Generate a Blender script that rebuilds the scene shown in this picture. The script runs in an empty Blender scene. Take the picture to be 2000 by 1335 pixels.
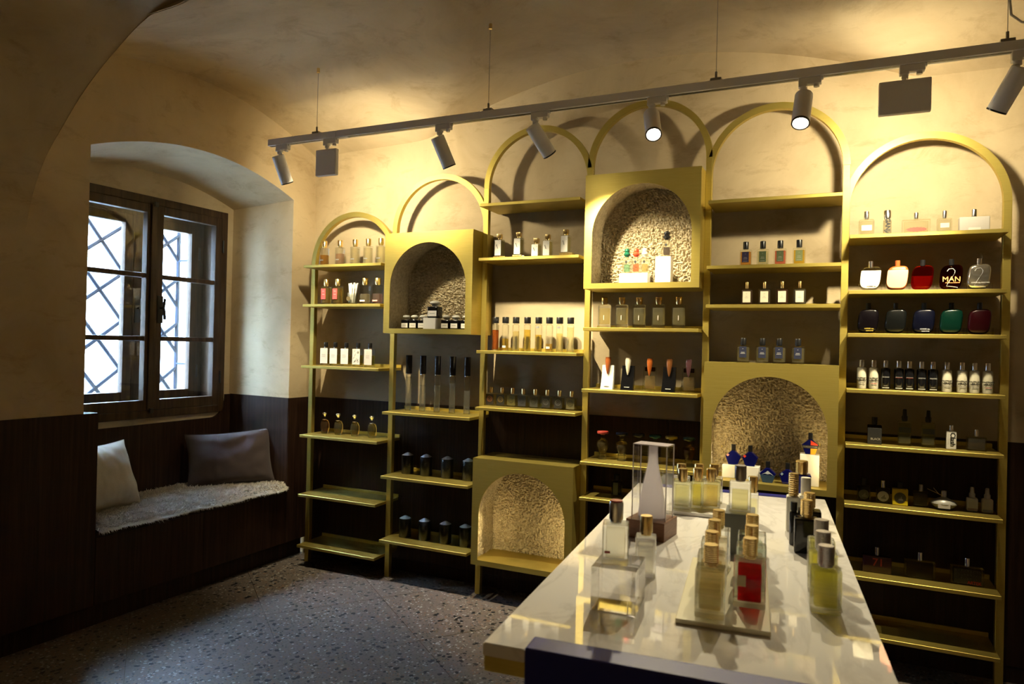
import bpy, bmesh, math, random
from mathutils import Vector, Matrix, noise

random.seed(7)
SC = bpy.context.scene
COL = SC.collection
PI = math.pi

# ------------------------------------------------------------------ camera
cam_data = bpy.data.cameras.new('camera')
cam = bpy.data.objects.new('camera', cam_data)
COL.objects.link(cam)
SC.camera = cam
YAW, PITCH, ROLL = math.radians(24.5465), math.radians(0.3027), math.radians(1.3439)
f_ = Vector((-math.sin(YAW) * math.cos(PITCH), math.cos(YAW) * math.cos(PITCH), math.sin(PITCH)))
r_ = Vector((math.cos(YAW), math.sin(YAW), 0))
u_ = r_.cross(f_)
rr = r_ * math.cos(ROLL) + u_ * math.sin(ROLL)
uu = -r_ * math.sin(ROLL) + u_ * math.cos(ROLL)
M = Matrix((rr, uu, -f_)).transposed().to_4x4()
M.translation = Vector((2.9611, -3.4362, 1.3747))
cam.matrix_world = M
cam_data.sensor_fit = 'HORIZONTAL'
cam_data.sensor_width = 36.0
cam_data.lens = 1359.58 / 2000 * 36
cam_data.clip_start = 0.02
cam_data.dof.use_dof = True
cam_data.dof.focus_distance = 3.3
cam_data.dof.aperture_fstop = 5.6

# ------------------------------------------------------------------ world, exposure
world = bpy.data.worlds.new('world')
SC.world = world
world.use_nodes = True
bg = world.node_tree.nodes['Background']
bg.inputs[0].default_value = (0.48, 0.69, 1.0, 1)
bg.inputs[1].default_value = 38.0
SC.view_settings.view_transform = 'Standard'
SC.view_settings.look = 'None'
SC.view_settings.gamma = 1.0
SC.view_settings.use_curve_mapping = False
SC.view_settings.exposure = 1.35
SC.cycles.max_bounces = 12
SC.cycles.transmission_bounces = 12
SC.cycles.transparent_max_bounces = 24
SC.cycles.glossy_bounces = 6
SC.cycles.diffuse_bounces = 5
SC.cycles.sample_clamp_indirect = 4.0
SC.cycles.caustics_reflective = False
SC.cycles.caustics_refractive = False
SC.cycles.use_denoising = True

# light settings of the fittings (their lamps are built with the fittings below)
WARM = (1.0, 0.855, 0.54)
P_SPOT, P_TABLE, P_FLOOD = 44.0, 36.0, 5.3

# ------------------------------------------------------------------ materials
MATS = {}

def new_mat(name):
    m = bpy.data.materials.new(name)
    m.use_nodes = True
    nt = m.node_tree
    return m, nt, nt.nodes['Principled BSDF']

def rgba(c):
    return (c[0], c[1], c[2], 1)

def simple(name, color, rough=0.5, metal=0.0, coat=0.0, spec=0.5):
    if name in MATS:
        return MATS[name]
    m, nt, b = new_mat(name)
    b.inputs['Base Color'].default_value = rgba(color)
    b.inputs['Roughness'].default_value = rough
    b.inputs['Metallic'].default_value = metal
    b.inputs['Coat Weight'].default_value = coat
    b.inputs['Specular IOR Level'].default_value = spec
    # a little procedural wear in the roughness
    n = nt.nodes.new('ShaderNodeTexNoise')
    n.inputs['Scale'].default_value = 40
    mr = nt.nodes.new('ShaderNodeMapRange')
    mr.inputs['To Min'].default_value = max(rough - 0.04, 0)
    mr.inputs['To Max'].default_value = min(rough + 0.04, 1)
    nt.links.new(n.outputs['Fac'], mr.inputs['Value'])
    nt.links.new(mr.outputs['Result'], b.inputs['Roughness'])
    MATS[name] = m
    return m

def ramp(nt, stops):
    r = nt.nodes.new('ShaderNodeValToRGB')
    e = r.color_ramp.elements
    while len(e) < len(stops):
        e.new(0.5)
    for el, (p, c) in zip(e, stops):
        el.position = p
        el.color = rgba(c)
    return r

def mix_col(nt, blend='MIX'):
    n = nt.nodes.new('ShaderNodeMix')
    n.data_type = 'RGBA'
    n.blend_type = blend
    return n

def bump(nt, b, height, strength, dist=0.01):
    bp = nt.nodes.new('ShaderNodeBump')
    bp.inputs['Strength'].default_value = strength
    bp.inputs['Distance'].default_value = dist
    nt.links.new(height, bp.inputs['Height'])
    nt.links.new(bp.outputs['Normal'], b.inputs['Normal'])

def coords(nt, scale=(1, 1, 1), rot=(0, 0, 0), kind='Object'):
    tc = nt.nodes.new('ShaderNodeTexCoord')
    mp = nt.nodes.new('ShaderNodeMapping')
    mp.inputs['Scale'].default_value = scale
    mp.inputs['Rotation'].default_value = rot
    nt.links.new(tc.outputs[kind], mp.inputs['Vector'])
    return mp.outputs['Vector']

def mat_plaster():
    m, nt, b = new_mat('clay_plaster')
    v = coords(nt)
    n1 = nt.nodes.new('ShaderNodeTexNoise')
    n1.inputs['Scale'].default_value = 1.7
    n1.inputs['Detail'].default_value = 7
    n1.inputs['Roughness'].default_value = 0.62
    n1.inputs['Distortion'].default_value = 0.6
    nt.links.new(v, n1.inputs['Vector'])
    v2 = coords(nt, (3.2, 3.2, 7.5), (0.3, 0.2, 0.5))
    n2 = nt.nodes.new('ShaderNodeTexNoise')
    n2.inputs['Scale'].default_value = 1.6
    n2.inputs['Detail'].default_value = 8
    n2.inputs['Roughness'].default_value = 0.7
    n2.inputs['Distortion'].default_value = 0.5
    nt.links.new(v2, n2.inputs['Vector'])
    r1 = ramp(nt, [(0.30, (0.455, 0.35, 0.205)), (0.50, (0.58, 0.462, 0.285)), (0.70, (0.655, 0.54, 0.35))])
    nt.links.new(n1.outputs['Fac'], r1.inputs['Fac'])
    r2 = ramp(nt, [(0.32, (0.62, 0.55, 0.47)), (0.46, (1, 1, 1)), (0.62, (1, 1, 1)), (0.78, (0.86, 0.83, 0.78))])
    nt.links.new(n2.outputs['Fac'], r2.inputs['Fac'])
    mx = mix_col(nt, 'MULTIPLY')
    mx.inputs[0].default_value = 0.46
    nt.links.new(r1.outputs['Color'], mx.inputs[6])
    nt.links.new(r2.outputs['Color'], mx.inputs[7])
    nt.links.new(mx.outputs[2], b.inputs['Base Color'])
    b.inputs['Roughness'].default_value = 0.72
    b.inputs['Specular IOR Level'].default_value = 0.25
    bump(nt, b, n2.outputs['Fac'], 0.14, 0.010)
    return m

def mat_gold():
    m, nt, b = new_mat('champagne_gold_metal')
    v = coords(nt, (4, 4, 260))
    n = nt.nodes.new('ShaderNodeTexNoise')
    n.inputs['Scale'].default_value = 3
    n.inputs['Detail'].default_value = 3
    nt.links.new(v, n.inputs['Vector'])
    r = ramp(nt, [(0.3, (0.52, 0.41, 0.095)), (0.7, (0.59, 0.47, 0.125))])
    nt.links.new(n.outputs['Fac'], r.inputs['Fac'])
    nt.links.new(r.outputs['Color'], b.inputs['Base Color'])
    b.inputs['Metallic'].default_value = 0.88
    b.inputs['Roughness'].default_value = 0.46
    return m

def mat_wood(name, c0, c1, c2, rough=0.5, sc=(60, 60, 2.2)):
    m, nt, b = new_mat(name)
    v = coords(nt, sc)
    n = nt.nodes.new('ShaderNodeTexNoise')
    n.inputs['Scale'].default_value = 1.0
    n.inputs['Detail'].default_value = 6
    n.inputs['Roughness'].default_value = 0.6
    n.inputs['Distortion'].default_value = 0.4
    nt.links.new(v, n.inputs['Vector'])
    r = ramp(nt, [(0.3, c0), (0.5, c1), (0.72, c2)])
    nt.links.new(n.outputs['Fac'], r.inputs['Fac'])
    nt.links.new(r.outputs['Color'], b.inputs['Base Color'])
    b.inputs['Roughness'].default_value = rough
    b.inputs['Specular IOR Level'].default_value = 0.25
    bump(nt, b, n.outputs['Fac'], 0.12, 0.002)
    return m

def mat_terrazzo():
    m, nt, b = new_mat('terrazzo')
    v = coords(nt)
    base = nt.nodes.new('ShaderNodeTexNoise')
    base.inputs['Scale'].default_value = 90
    base.inputs['Detail'].default_value = 5
    nt.links.new(v, base.inputs['Vector'])
    rb = ramp(nt, [(0.3, (0.122, 0.098, 0.084)), (0.7, (0.185, 0.158, 0.14))])
    nt.links.new(base.outputs['Fac'], rb.inputs['Fac'])
    cur = rb.outputs['Color']

    def chips(scale, thresh, lo, hi, color, warp, cur):
        wn = nt.nodes.new('ShaderNodeTexNoise')
        wn.inputs['Scale'].default_value = scale * 0.9
        nt.links.new(v, wn.inputs['Vector'])
        add = nt.nodes.new('ShaderNodeMixRGB')
        add.blend_type = 'LINEAR_LIGHT'
        add.inputs['Fac'].default_value = warp
        nt.links.new(v, add.inputs['Color1'])
        nt.links.new(wn.outputs['Color'], add.inputs['Color2'])
        vo = nt.nodes.new('ShaderNodeTexVoronoi')
        vo.inputs['Scale'].default_value = scale
        vo.inputs['Randomness'].default_value = 1.0
        nt.links.new(add.outputs['Color'], vo.inputs['Vector'])
        lt = nt.nodes.new('ShaderNodeMath')
        lt.operation = 'LESS_THAN'
        lt.inputs[1].default_value = thresh
        nt.links.new(vo.outputs['Distance'], lt.inputs[0])
        sep = nt.nodes.new('ShaderNodeSeparateColor')
        nt.links.new(vo.outputs['Color'], sep.inputs['Color'])
        g1 = nt.nodes.new('ShaderNodeMath')
        g1.operation = 'GREATER_THAN'
        g1.inputs[1].default_value = lo
        nt.links.new(sep.outputs['Red'], g1.inputs[0])
        g2 = nt.nodes.new('ShaderNodeMath')
        g2.operation = 'LESS_THAN'
        g2.inputs[1].default_value = hi
        nt.links.new(sep.outputs['Red'], g2.inputs[0])
        a = nt.nodes.new('ShaderNodeMath')
        a.operation = 'MULTIPLY'
        nt.links.new(g1.outputs[0], a.inputs[0])
        nt.links.new(g2.outputs[0], a.inputs[1])
        a2 = nt.nodes.new('ShaderNodeMath')
        a2.operation = 'MULTIPLY'
        nt.links.new(a.outputs[0], a2.inputs[0])
        nt.links.new(lt.outputs[0], a2.inputs[1])
        mx = mix_col(nt)
        nt.links.new(a2.outputs[0], mx.inputs[0])
        nt.links.new(cur, mx.inputs[6])
        mx.inputs[7].default_value = rgba(color)
        return mx.outputs[2]
    cur = chips(70, 0.40, 0.0, 0.20, (0.36, 0.35, 0.33), 0.006, cur)
    cur = chips(80, 0.40, 0.25, 0.42, (0.22, 0.125, 0.075), 0.006, cur)
    cur = chips(88, 0.40, 0.5, 0.70, (0.03, 0.033, 0.042), 0.006, cur)
    cur = chips(32, 0.34, 0.0, 0.40, (0.010, 0.012, 0.017), 0.014, cur)
    cur = chips(34, 0.26, 0.6, 0.72, (0.32, 0.30, 0.28), 0.012, cur)
    nt.links.new(cur, b.inputs['Base Color'])
    b.inputs['Roughness'].default_value = 0.38
    b.inputs['Specular IOR Level'].default_value = 0.35
    return m

def mat_marble():
    m, nt, b = new_mat('white_marble')
    v = coords(nt, (2.2, 1.0, 2.0), (0, 0, 0.6))
    n = nt.nodes.new('ShaderNodeTexNoise')
    n.inputs['Scale'].default_value = 2.6
    n.inputs['Detail'].default_value = 9
    n.inputs['Roughness'].default_value = 0.58
    n.inputs['Distortion'].default_value = 2.2
    nt.links.new(v, n.inputs['Vector'])
    r = ramp(nt, [(0.0, (0.83, 0.81, 0.80)), (0.44, (0.84, 0.82, 0.81)), (0.49, (0.74, 0.72, 0.71)), (0.54, (0.84, 0.82, 0.81)), (1.0, (0.86, 0.84, 0.83))])
    nt.links.new(n.outputs['Fac'], r.inputs['Fac'])
    nt.links.new(r.outputs['Color'], b.inputs['Base Color'])
    b.inputs['Roughness'].default_value = 0.03
    b.inputs['IOR'].default_value = 1.62
    return m

def mat_fleece():
    m, nt, b = new_mat('boucle_wool')
    v = coords(nt)
    vo = nt.nodes.new('ShaderNodeTexVoronoi')
    vo.inputs['Scale'].default_value = 130
    nt.links.new(v, vo.inputs['Vector'])
    n = nt.nodes.new('ShaderNodeTexNoise')
    n.inputs['Scale'].default_value = 60
    n.inputs['Detail'].default_value = 4
    nt.links.new(v, n.inputs['Vector'])
    r = ramp(nt, [(0.25, (0.46, 0.385, 0.26)), (0.7, (0.70, 0.61, 0.43))])
    nt.links.new(n.outputs['Fac'], r.inputs['Fac'])
    nt.links.new(r.outputs['Color'], b.inputs['Base Color'])
    b.inputs['Roughness'].default_value = 0.95
    b.inputs['Specular IOR Level'].default_value = 0.1
    bump(nt, b, vo.outputs['Distance'], 0.8, 0.005)
    return m

def mat_fabric(name, color):
    m, nt, b = new_mat(name)
    v = coords(nt)
    n = nt.nodes.new('ShaderNodeTexNoise')
    n.inputs['Scale'].default_value = 350
    n.inputs['Detail'].default_value = 2
    nt.links.new(v, n.inputs['Vector'])
    r = ramp(nt, [(0.3, tuple(c * 0.85 for c in color)), (0.7, color)])
    nt.links.new(n.outputs['Fac'], r.inputs['Fac'])
    nt.links.new(r.outputs['Color'], b.inputs['Base Color'])
    b.inputs['Roughness'].default_value = 0.9
    b.inputs['Sheen Weight'].default_value = 0.15
    bump(nt, b, n.outputs['Fac'], 0.15, 0.001)
    return m

def glass(name, color=(1, 1, 1), ior=1.45, clear=0.62, rough=0.02, cloud=0.0):
    if name in MATS:
        return MATS[name]
    m = bpy.data.materials.new(name)
    m.use_nodes = True
    nt = m.node_tree
    nt.nodes.remove(nt.nodes['Principled BSDF'])
    out = nt.nodes['Material Output']
    g = nt.nodes.new('ShaderNodeBsdfGlass')
    g.inputs['Color'].default_value = rgba(color)
    g.inputs['IOR'].default_value = ior
    g.inputs['Roughness'].default_value = rough
    t = nt.nodes.new('ShaderNodeBsdfTransparent')
    t.inputs['Color'].default_value = rgba(color)
    mx = nt.nodes.new('ShaderNodeMixShader')
    mx.inputs[0].default_value = clear
    nt.links.new(g.outputs[0], mx.inputs[1])
    nt.links.new(t.outputs[0], mx.inputs[2])
    last = mx
    if cloud > 0:                    # faintly cloudy juice scatters a little light
        tr = nt.nodes.new('ShaderNodeBsdfTranslucent')
        df = nt.nodes.new('ShaderNodeBsdfDiffuse')
        for q in (tr, df):
            q.inputs['Color'].default_value = rgba(color)
        ad = nt.nodes.new('ShaderNodeMixShader')
        nt.links.new(tr.outputs[0], ad.inputs[1])
        nt.links.new(df.outputs[0], ad.inputs[2])
        last = nt.nodes.new('ShaderNodeMixShader')
        last.inputs[0].default_value = cloud
        nt.links.new(mx.outputs[0], last.inputs[1])
        nt.links.new(ad.outputs[0], last.inputs[2])
    nt.links.new(last.outputs[0], out.inputs['Surface'])
    MATS[name] = m
    return m

def mat_pane():
    m = bpy.data.materials.new('window_pane')
    m.use_nodes = True
    nt = m.node_tree
    nt.nodes.remove(nt.nodes['Principled BSDF'])
    out = nt.nodes['Material Output']
    t = nt.nodes.new('ShaderNodeBsdfTransparent')
    t.inputs['Color'].default_value = (0.97, 0.98, 0.98, 1)
    g = nt.nodes.new('ShaderNodeBsdfGlossy')
    g.inputs['Roughness'].default_value = 0.0
    lw = nt.nodes.new('ShaderNodeLayerWeight')
    lw.inputs['Blend'].default_value = 0.5
    pw = nt.nodes.new('ShaderNodeMath')
    pw.operation = 'POWER'
    pw.inputs[1].default_value = 5.0
    nt.links.new(lw.outputs['Facing'], pw.inputs[0])
    fr = nt.nodes.new('ShaderNodeMath')
    fr.operation = 'MULTIPLY_ADD'
    fr.inputs[1].default_value = 0.96
    fr.inputs[2].default_value = 0.04
    nt.links.new(pw.outputs[0], fr.inputs[0])
    mx = nt.nodes.new('ShaderNodeMixShader')
    nt.links.new(fr.outputs[0], mx.inputs[0])
    nt.links.new(t.outputs[0], mx.inputs[1])
    nt.links.new(g.outputs[0], mx.inputs[2])
    nt.links.new(mx.outputs[0], out.inputs['Surface'])
    return m

def emit(name, color, strength):
    if name in MATS:
        return MATS[name]
    m = bpy.data.materials.new(name)
    m.use_nodes = True
    nt = m.node_tree
    b = nt.nodes['Principled BSDF']
    b.inputs['Base Color'].default_value = rgba((0.8, 0.8, 0.8))
    b.inputs['Emission Color'].default_value = rgba(color)
    b.inputs['Emission Strength'].default_value = strength
    MATS[name] = m
    return m

PLASTER = mat_plaster()
GOLD = mat_gold()
WOOD = mat_wood('dark_wood_veneer', (0.013, 0.006, 0.003), (0.028, 0.0125, 0.007), (0.052, 0.025, 0.013), 0.5)
WINWOOD = mat_wood('brown_window_wood', (0.030, 0.018, 0.010), (0.055, 0.032, 0.016), (0.09, 0.052, 0.026), 0.45, (40, 40, 3))
WALNUT = mat_wood('walnut', (0.10, 0.042, 0.020), (0.17, 0.075, 0.038), (0.26, 0.13, 0.07), 0.4, (6, 14, 60))
TERRAZZO = mat_terrazzo()
MARBLE = mat_marble()
FLEECE = mat_fleece()
CREAM = mat_fabric('cream_linen', (0.62, 0.57, 0.46))
TAUPE = mat_fabric('taupe_cotton', (0.075, 0.055, 0.056))
RUGM = mat_fabric('cream_wool_pile', (0.66, 0.61, 0.53))
JOINT = simple('joint_mortar', (0.10, 0.07, 0.05), 0.8)
NAVY = simple('navy_lacquer', (0.008, 0.010, 0.21), 0.45, 0, 0.0, 0.30)
GREYPAINT = simple('grey_painted_metal', (0.84, 0.82, 0.79), 0.45)
WHITEPLASTIC = simple('white_plastic', (0.80, 0.78, 0.74), 0.4)
BLACK = simple('black_plastic', (0.008, 0.008, 0.009), 0.28)
BLACKGLASS = simple('black_glass', (0.006, 0.006, 0.007), 0.08)
CAPGOLD = simple('polished_gold', (0.95, 0.71, 0.32), 0.24, 1.0)
CAPSILVER = simple('polished_silver', (0.90, 0.90, 0.91), 0.20, 1.0)
CAPGREY = simple('brushed_grey_cap', (0.50, 0.47, 0.48), 0.28, 1.0)
STEEL = simple('steel', (0.30, 0.29, 0.27), 0.38, 1.0)
IRON = simple('dark_iron', (0.035, 0.035, 0.037), 0.42, 0.3)
PAPER = simple('white_paper', (0.80, 0.77, 0.70), 0.6)
WHITE = simple('white_gloss', (0.80, 0.78, 0.73), 0.3)
INK = simple('black_ink', (0.010, 0.010, 0.010), 0.6)
NAVYINK = simple('navy_label', (0.016, 0.020, 0.05), 0.5)
GREYINK = simple('grey_ink', (0.30, 0.29, 0.27), 0.6)
GLASS = glass('clear_glass', (0.97, 0.98, 0.96))
TGLASS = glass('table_glass', (0.975, 0.985, 0.97), 1.45, 0.45, 0.0)
CASE = glass('clear_case', (0.985, 0.985, 0.99), 1.45, 0.82)
ACRYLIC = glass('clear_acrylic', (0.985, 0.985, 0.99), 1.42, 0.2)
PANE = mat_pane()
LENS = emit('lit_lens', (1.0, 0.86, 0.60), 22.0)

def col_mat(prefix, c, rough=0.35, metal=0.0):
    return simple('%s_%.3f_%.3f_%.3f' % (prefix, *c), c, rough, metal)

def liquid(c, table=False):
    if table:
        return glass('table_liquid_%.2f_%.2f_%.2f' % c, tuple(v ** 0.7 for v in c), 1.16, 0.62, 0.0, 0.06)
    return glass('liquid_%.2f_%.2f_%.2f' % c, tuple(v ** 0.6 for v in c), 1.18, 0.80, 0.02, 0.13)

def tint(c, clear=0.45):
    return glass('glass_%.2f_%.2f_%.2f' % c, c, 1.45, clear)

# ------------------------------------------------------------------ mesh helpers
def box(bm, x0, x1, y0, y1, z0, z1, bevel=0.0, seg=2, mat=None):
    vs = [bm.verts.new(p) for p in ((x0, y0, z0), (x1, y0, z0), (x1, y1, z0), (x0, y1, z0), (x0, y0, z1), (x1, y0, z1), (x1, y1, z1), (x0, y1, z1))]
    fs = [bm.faces.new([vs[i] for i in q]) for q in ((0, 3, 2, 1), (4, 5, 6, 7), (0, 1, 5, 4), (1, 2, 6, 5), (2, 3, 7, 6), (3, 0, 4, 7))]
    if bevel > 0:
        es = list({e for f in fs for e in f.edges})
        bmesh.ops.bevel(bm, geom=es, offset=bevel, segments=seg, affect='EDGES', profile=0.6)
    return bm

def lathe(bm, prof, n=24, cx=0.0, cy=0.0, sx=1.0, sy=1.0, cap=True):
    rings = []
    for r, z in prof:
        if r < 1e-6:
            rings.append([bm.verts.new((cx, cy, z))])
        else:
            rings.append([bm.verts.new((cx + sx * r * math.cos(2 * PI * k / n), cy + sy * r * math.sin(2 * PI * k / n), z)) for k in range(n)])
    for a, b in zip(rings[:-1], rings[1:]):
        if len(a) == 1 and len(b) == 1:
            continue
        for k in range(n):
            k2 = (k + 1) % n
            if len(a) == 1:
                bm.faces.new((a[0], b[k2], b[k]))
            elif len(b) == 1:
                bm.faces.new((a[k], a[k2], b[0]))
            else:
                bm.faces.new((a[k], a[k2], b[k2], b[k]))
    if cap:
        if len(rings[0]) > 1:
            bm.faces.new(list(reversed(rings[0])))
        if len(rings[-1]) > 1:
            bm.faces.new(rings[-1])
    return bm

def cyl(bm, r, z0, z1, cx=0, cy=0, n=20, bev=0.0):
    if bev:
        prof = [(r - bev, z0), (r, z0 + bev), (r, z1 - bev), (r - bev, z1)]
    else:
        prof = [(r, z0), (r, z1)]
    return lathe(bm, prof, n, cx, cy)

def prism(bm, outline, y0, y1, inset=0.0):
    """outline in x,z (counter-clockwise seen from -Y), extruded along Y, optional soft edge"""
    cx = sum(p[0] for p in outline) / len(outline)
    cz = sum(p[1] for p in outline) / len(outline)

    def ring(y, k):
        return [bm.verts.new((cx + (p[0] - cx) * k, y, cz + (p[1] - cz) * k)) for p in outline]
    if inset > 0:
        t = (y1 - y0)
        rings = [ring(y0, 1 - inset), ring(y0 + t * 0.12, 1 - inset * 0.3), ring(y0 + t * 0.3, 1), ring(y1 - t * 0.3, 1), ring(y1 - t * 0.12, 1 - inset * 0.3), ring(y1, 1 - inset)]
    else:
        rings = [ring(y0, 1), ring(y1, 1)]
    n = len(outline)
    bm.faces.new(rings[0])
    bm.faces.new(list(reversed(rings[-1])))
    for a, b in zip(rings[:-1], rings[1:]):
        for k in range(n):
            k2 = (k + 1) % n
            bm.faces.new((a[k2], a[k], b[k], b[k2]))
    return bm

def tube(bm, pts, r, n=8):
    pts = [Vector(p) for p in pts]
    rings = []
    for i, p in enumerate(pts):
        d = (pts[min(i + 1, len(pts) - 1)] - pts[max(i - 1, 0)]).normalized()
        up = Vector((0, 0, 1)) if abs(d.z) < 0.9 else Vector((1, 0, 0))
        a = d.cross(up).normalized()
        b = d.cross(a).normalized()
        rings.append([bm.verts.new(p + a * r * math.cos(2 * PI * k / n) + b * r * math.sin(2 * PI * k / n)) for k in range(n)])
    for a, b in zip(rings[:-1], rings[1:]):
        for k in range(n):
            k2 = (k + 1) % n
            bm.faces.new((a[k], a[k2], b[k2], b[k]))
    bm.faces.new(list(reversed(rings[0])))
    bm.faces.new(rings[-1])
    return bm

def B():
    return bmesh.new()

def mesh_of(bm, name, smooth=False):
    bmesh.ops.recalc_face_normals(bm, faces=bm.faces)
    me = bpy.data.meshes.new(name)
    bm.to_mesh(me)
    bm.free()
    if smooth:
        me.polygons.foreach_set('use_smooth', [True] * len(me.polygons))
        try:
            me.set_sharp_from_angle(angle=math.radians(38))
        except Exception:
            pass
    return me

def obj(name, bm, mat, parent=None, smooth=True, loc=None, rot=None):
    me = bm if isinstance(bm, bpy.types.Mesh) else mesh_of(bm, name, smooth)
    o = bpy.data.objects.new(name, me)
    COL.objects.link(o)
    if mat is not None and len(me.materials) == 0:
        me.materials.append(mat)
    if parent is not None:
        o.parent = parent
    if loc is not None:
        o.location = loc
    if rot is not None:
        o.rotation_euler = rot
    return o

def thing(name, label, cat, loc=(0, 0, 0), rz=0.0, group=None):
    o = bpy.data.objects.new(name, None)
    o.empty_display_size = 0.05
    COL.objects.link(o)
    o.location = loc
    o.rotation_euler = (0, 0, rz)
    return tag(o, label, cat, group)

def tag(o, label, cat, group=None):
    o['label'] = label
    o['category'] = cat
    if group:
        o['group'] = group
    return o

def struct(o):
    o['kind'] = 'structure'
    return o

TXT = {}
def text_mesh(body, size, bold=0.0, align='CENTER'):
    key = (body, size, bold, align)
    if key in TXT:
        return TXT[key]
    cu = bpy.data.curves.new('txt', 'FONT')
    cu.body = body
    cu.size = size
    cu.align_x = align
    cu.align_y = 'CENTER'
    cu.extrude = 0.0002
    cu.offset = bold
    cu.resolution_u = 2
    o = bpy.data.objects.new('txt', cu)
    COL.objects.link(o)
    dg = bpy.context.evaluated_depsgraph_get()
    me = bpy.data.meshes.new_from_object(o.evaluated_get(dg))
    bpy.data.objects.remove(o)
    bpy.data.curves.remove(cu)
    me.materials.clear()
    TXT[key] = me
    return me

def lettering(parent, body, size, mat, x, y, z, spin=0.0, bold=0.0, name='lettering'):
    me = text_mesh(body, size, bold).copy()
    me.materials.append(mat)
    o = obj(name, me, None, parent)
    o.rotation_euler = (PI / 2, spin, 0)
    o.location = (x, y, z)
    return o

# ------------------------------------------------------------------ left wall frame: s along the wall, n outwards, z up
B1 = 0.035
NB = math.sqrt(1 + B1 * B1)
def LW(s, n, z):
    return Vector((-0.105 + (B1 * s - n) / NB, (s + B1 * n) / NB, z))

def lw_box(bm, s0, s1, n0, n1, z0, z1, bevel=0.0):
    """box in left-wall coordinates"""
    tmp = bmesh.new()
    box(tmp, s0, s1, n0, n1, z0, z1, bevel)
    for v in tmp.verts:
        v.co = LW(*v.co)
    me = bpy.data.meshes.new('t')
    tmp.to_mesh(me)
    tmp.free()
    bm.from_mesh(me)
    bpy.data.meshes.remove(me)
    return bm

WY = 0.14                      # back wall plane
SHZ = {1: [1.836, 1.598, 1.225, 0.803, 0.442, 0.134], 2: [0.98, 0.612, 0.247], 3: [2.135, 1.843, 1.345, 1.041],
       4: [1.475, 1.166, 0.803, 0.624], 5: [2.074, 1.769, 1.588], 6: [1.887, 1.647, 1.463, 1.223, 0.986, 0.73, 0.427, 0.18]}
XR, YR = 4.7, -5.6             # right wall, rear wall

# ------------------------------------------------------------------ room shell
def quadgrid(bm, fn, us, vs):
    g = [[bm.verts.new(fn(u, v)) for v in vs] for u in us]
    for i in range(len(us) - 1):
        for j in range(len(vs) - 1):
            bm.faces.new((g[i][j], g[i + 1][j], g[i + 1][j + 1], g[i][j + 1]))
    return bm

def lin(a, b, n):
    return [a + (b - a) * i / (n - 1) for i in range(n)]

def z_vault(x, y):
    za = 2.76 - 0.245 * (y + 0.75) ** 2 + 0.05 * min(max((x + 0.1) / 1.2, 0), 1)
    zb = 2.89 - 0.175 * (x - 2.04) ** 2
    k = 0.012
    m = max(za, zb)
    return m + k * math.log(math.exp((za - m) / k) + math.exp((zb - m) / k)) + 0.004 * noise.noise(Vector((x * 2.1, y * 2.1, 0)))

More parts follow.
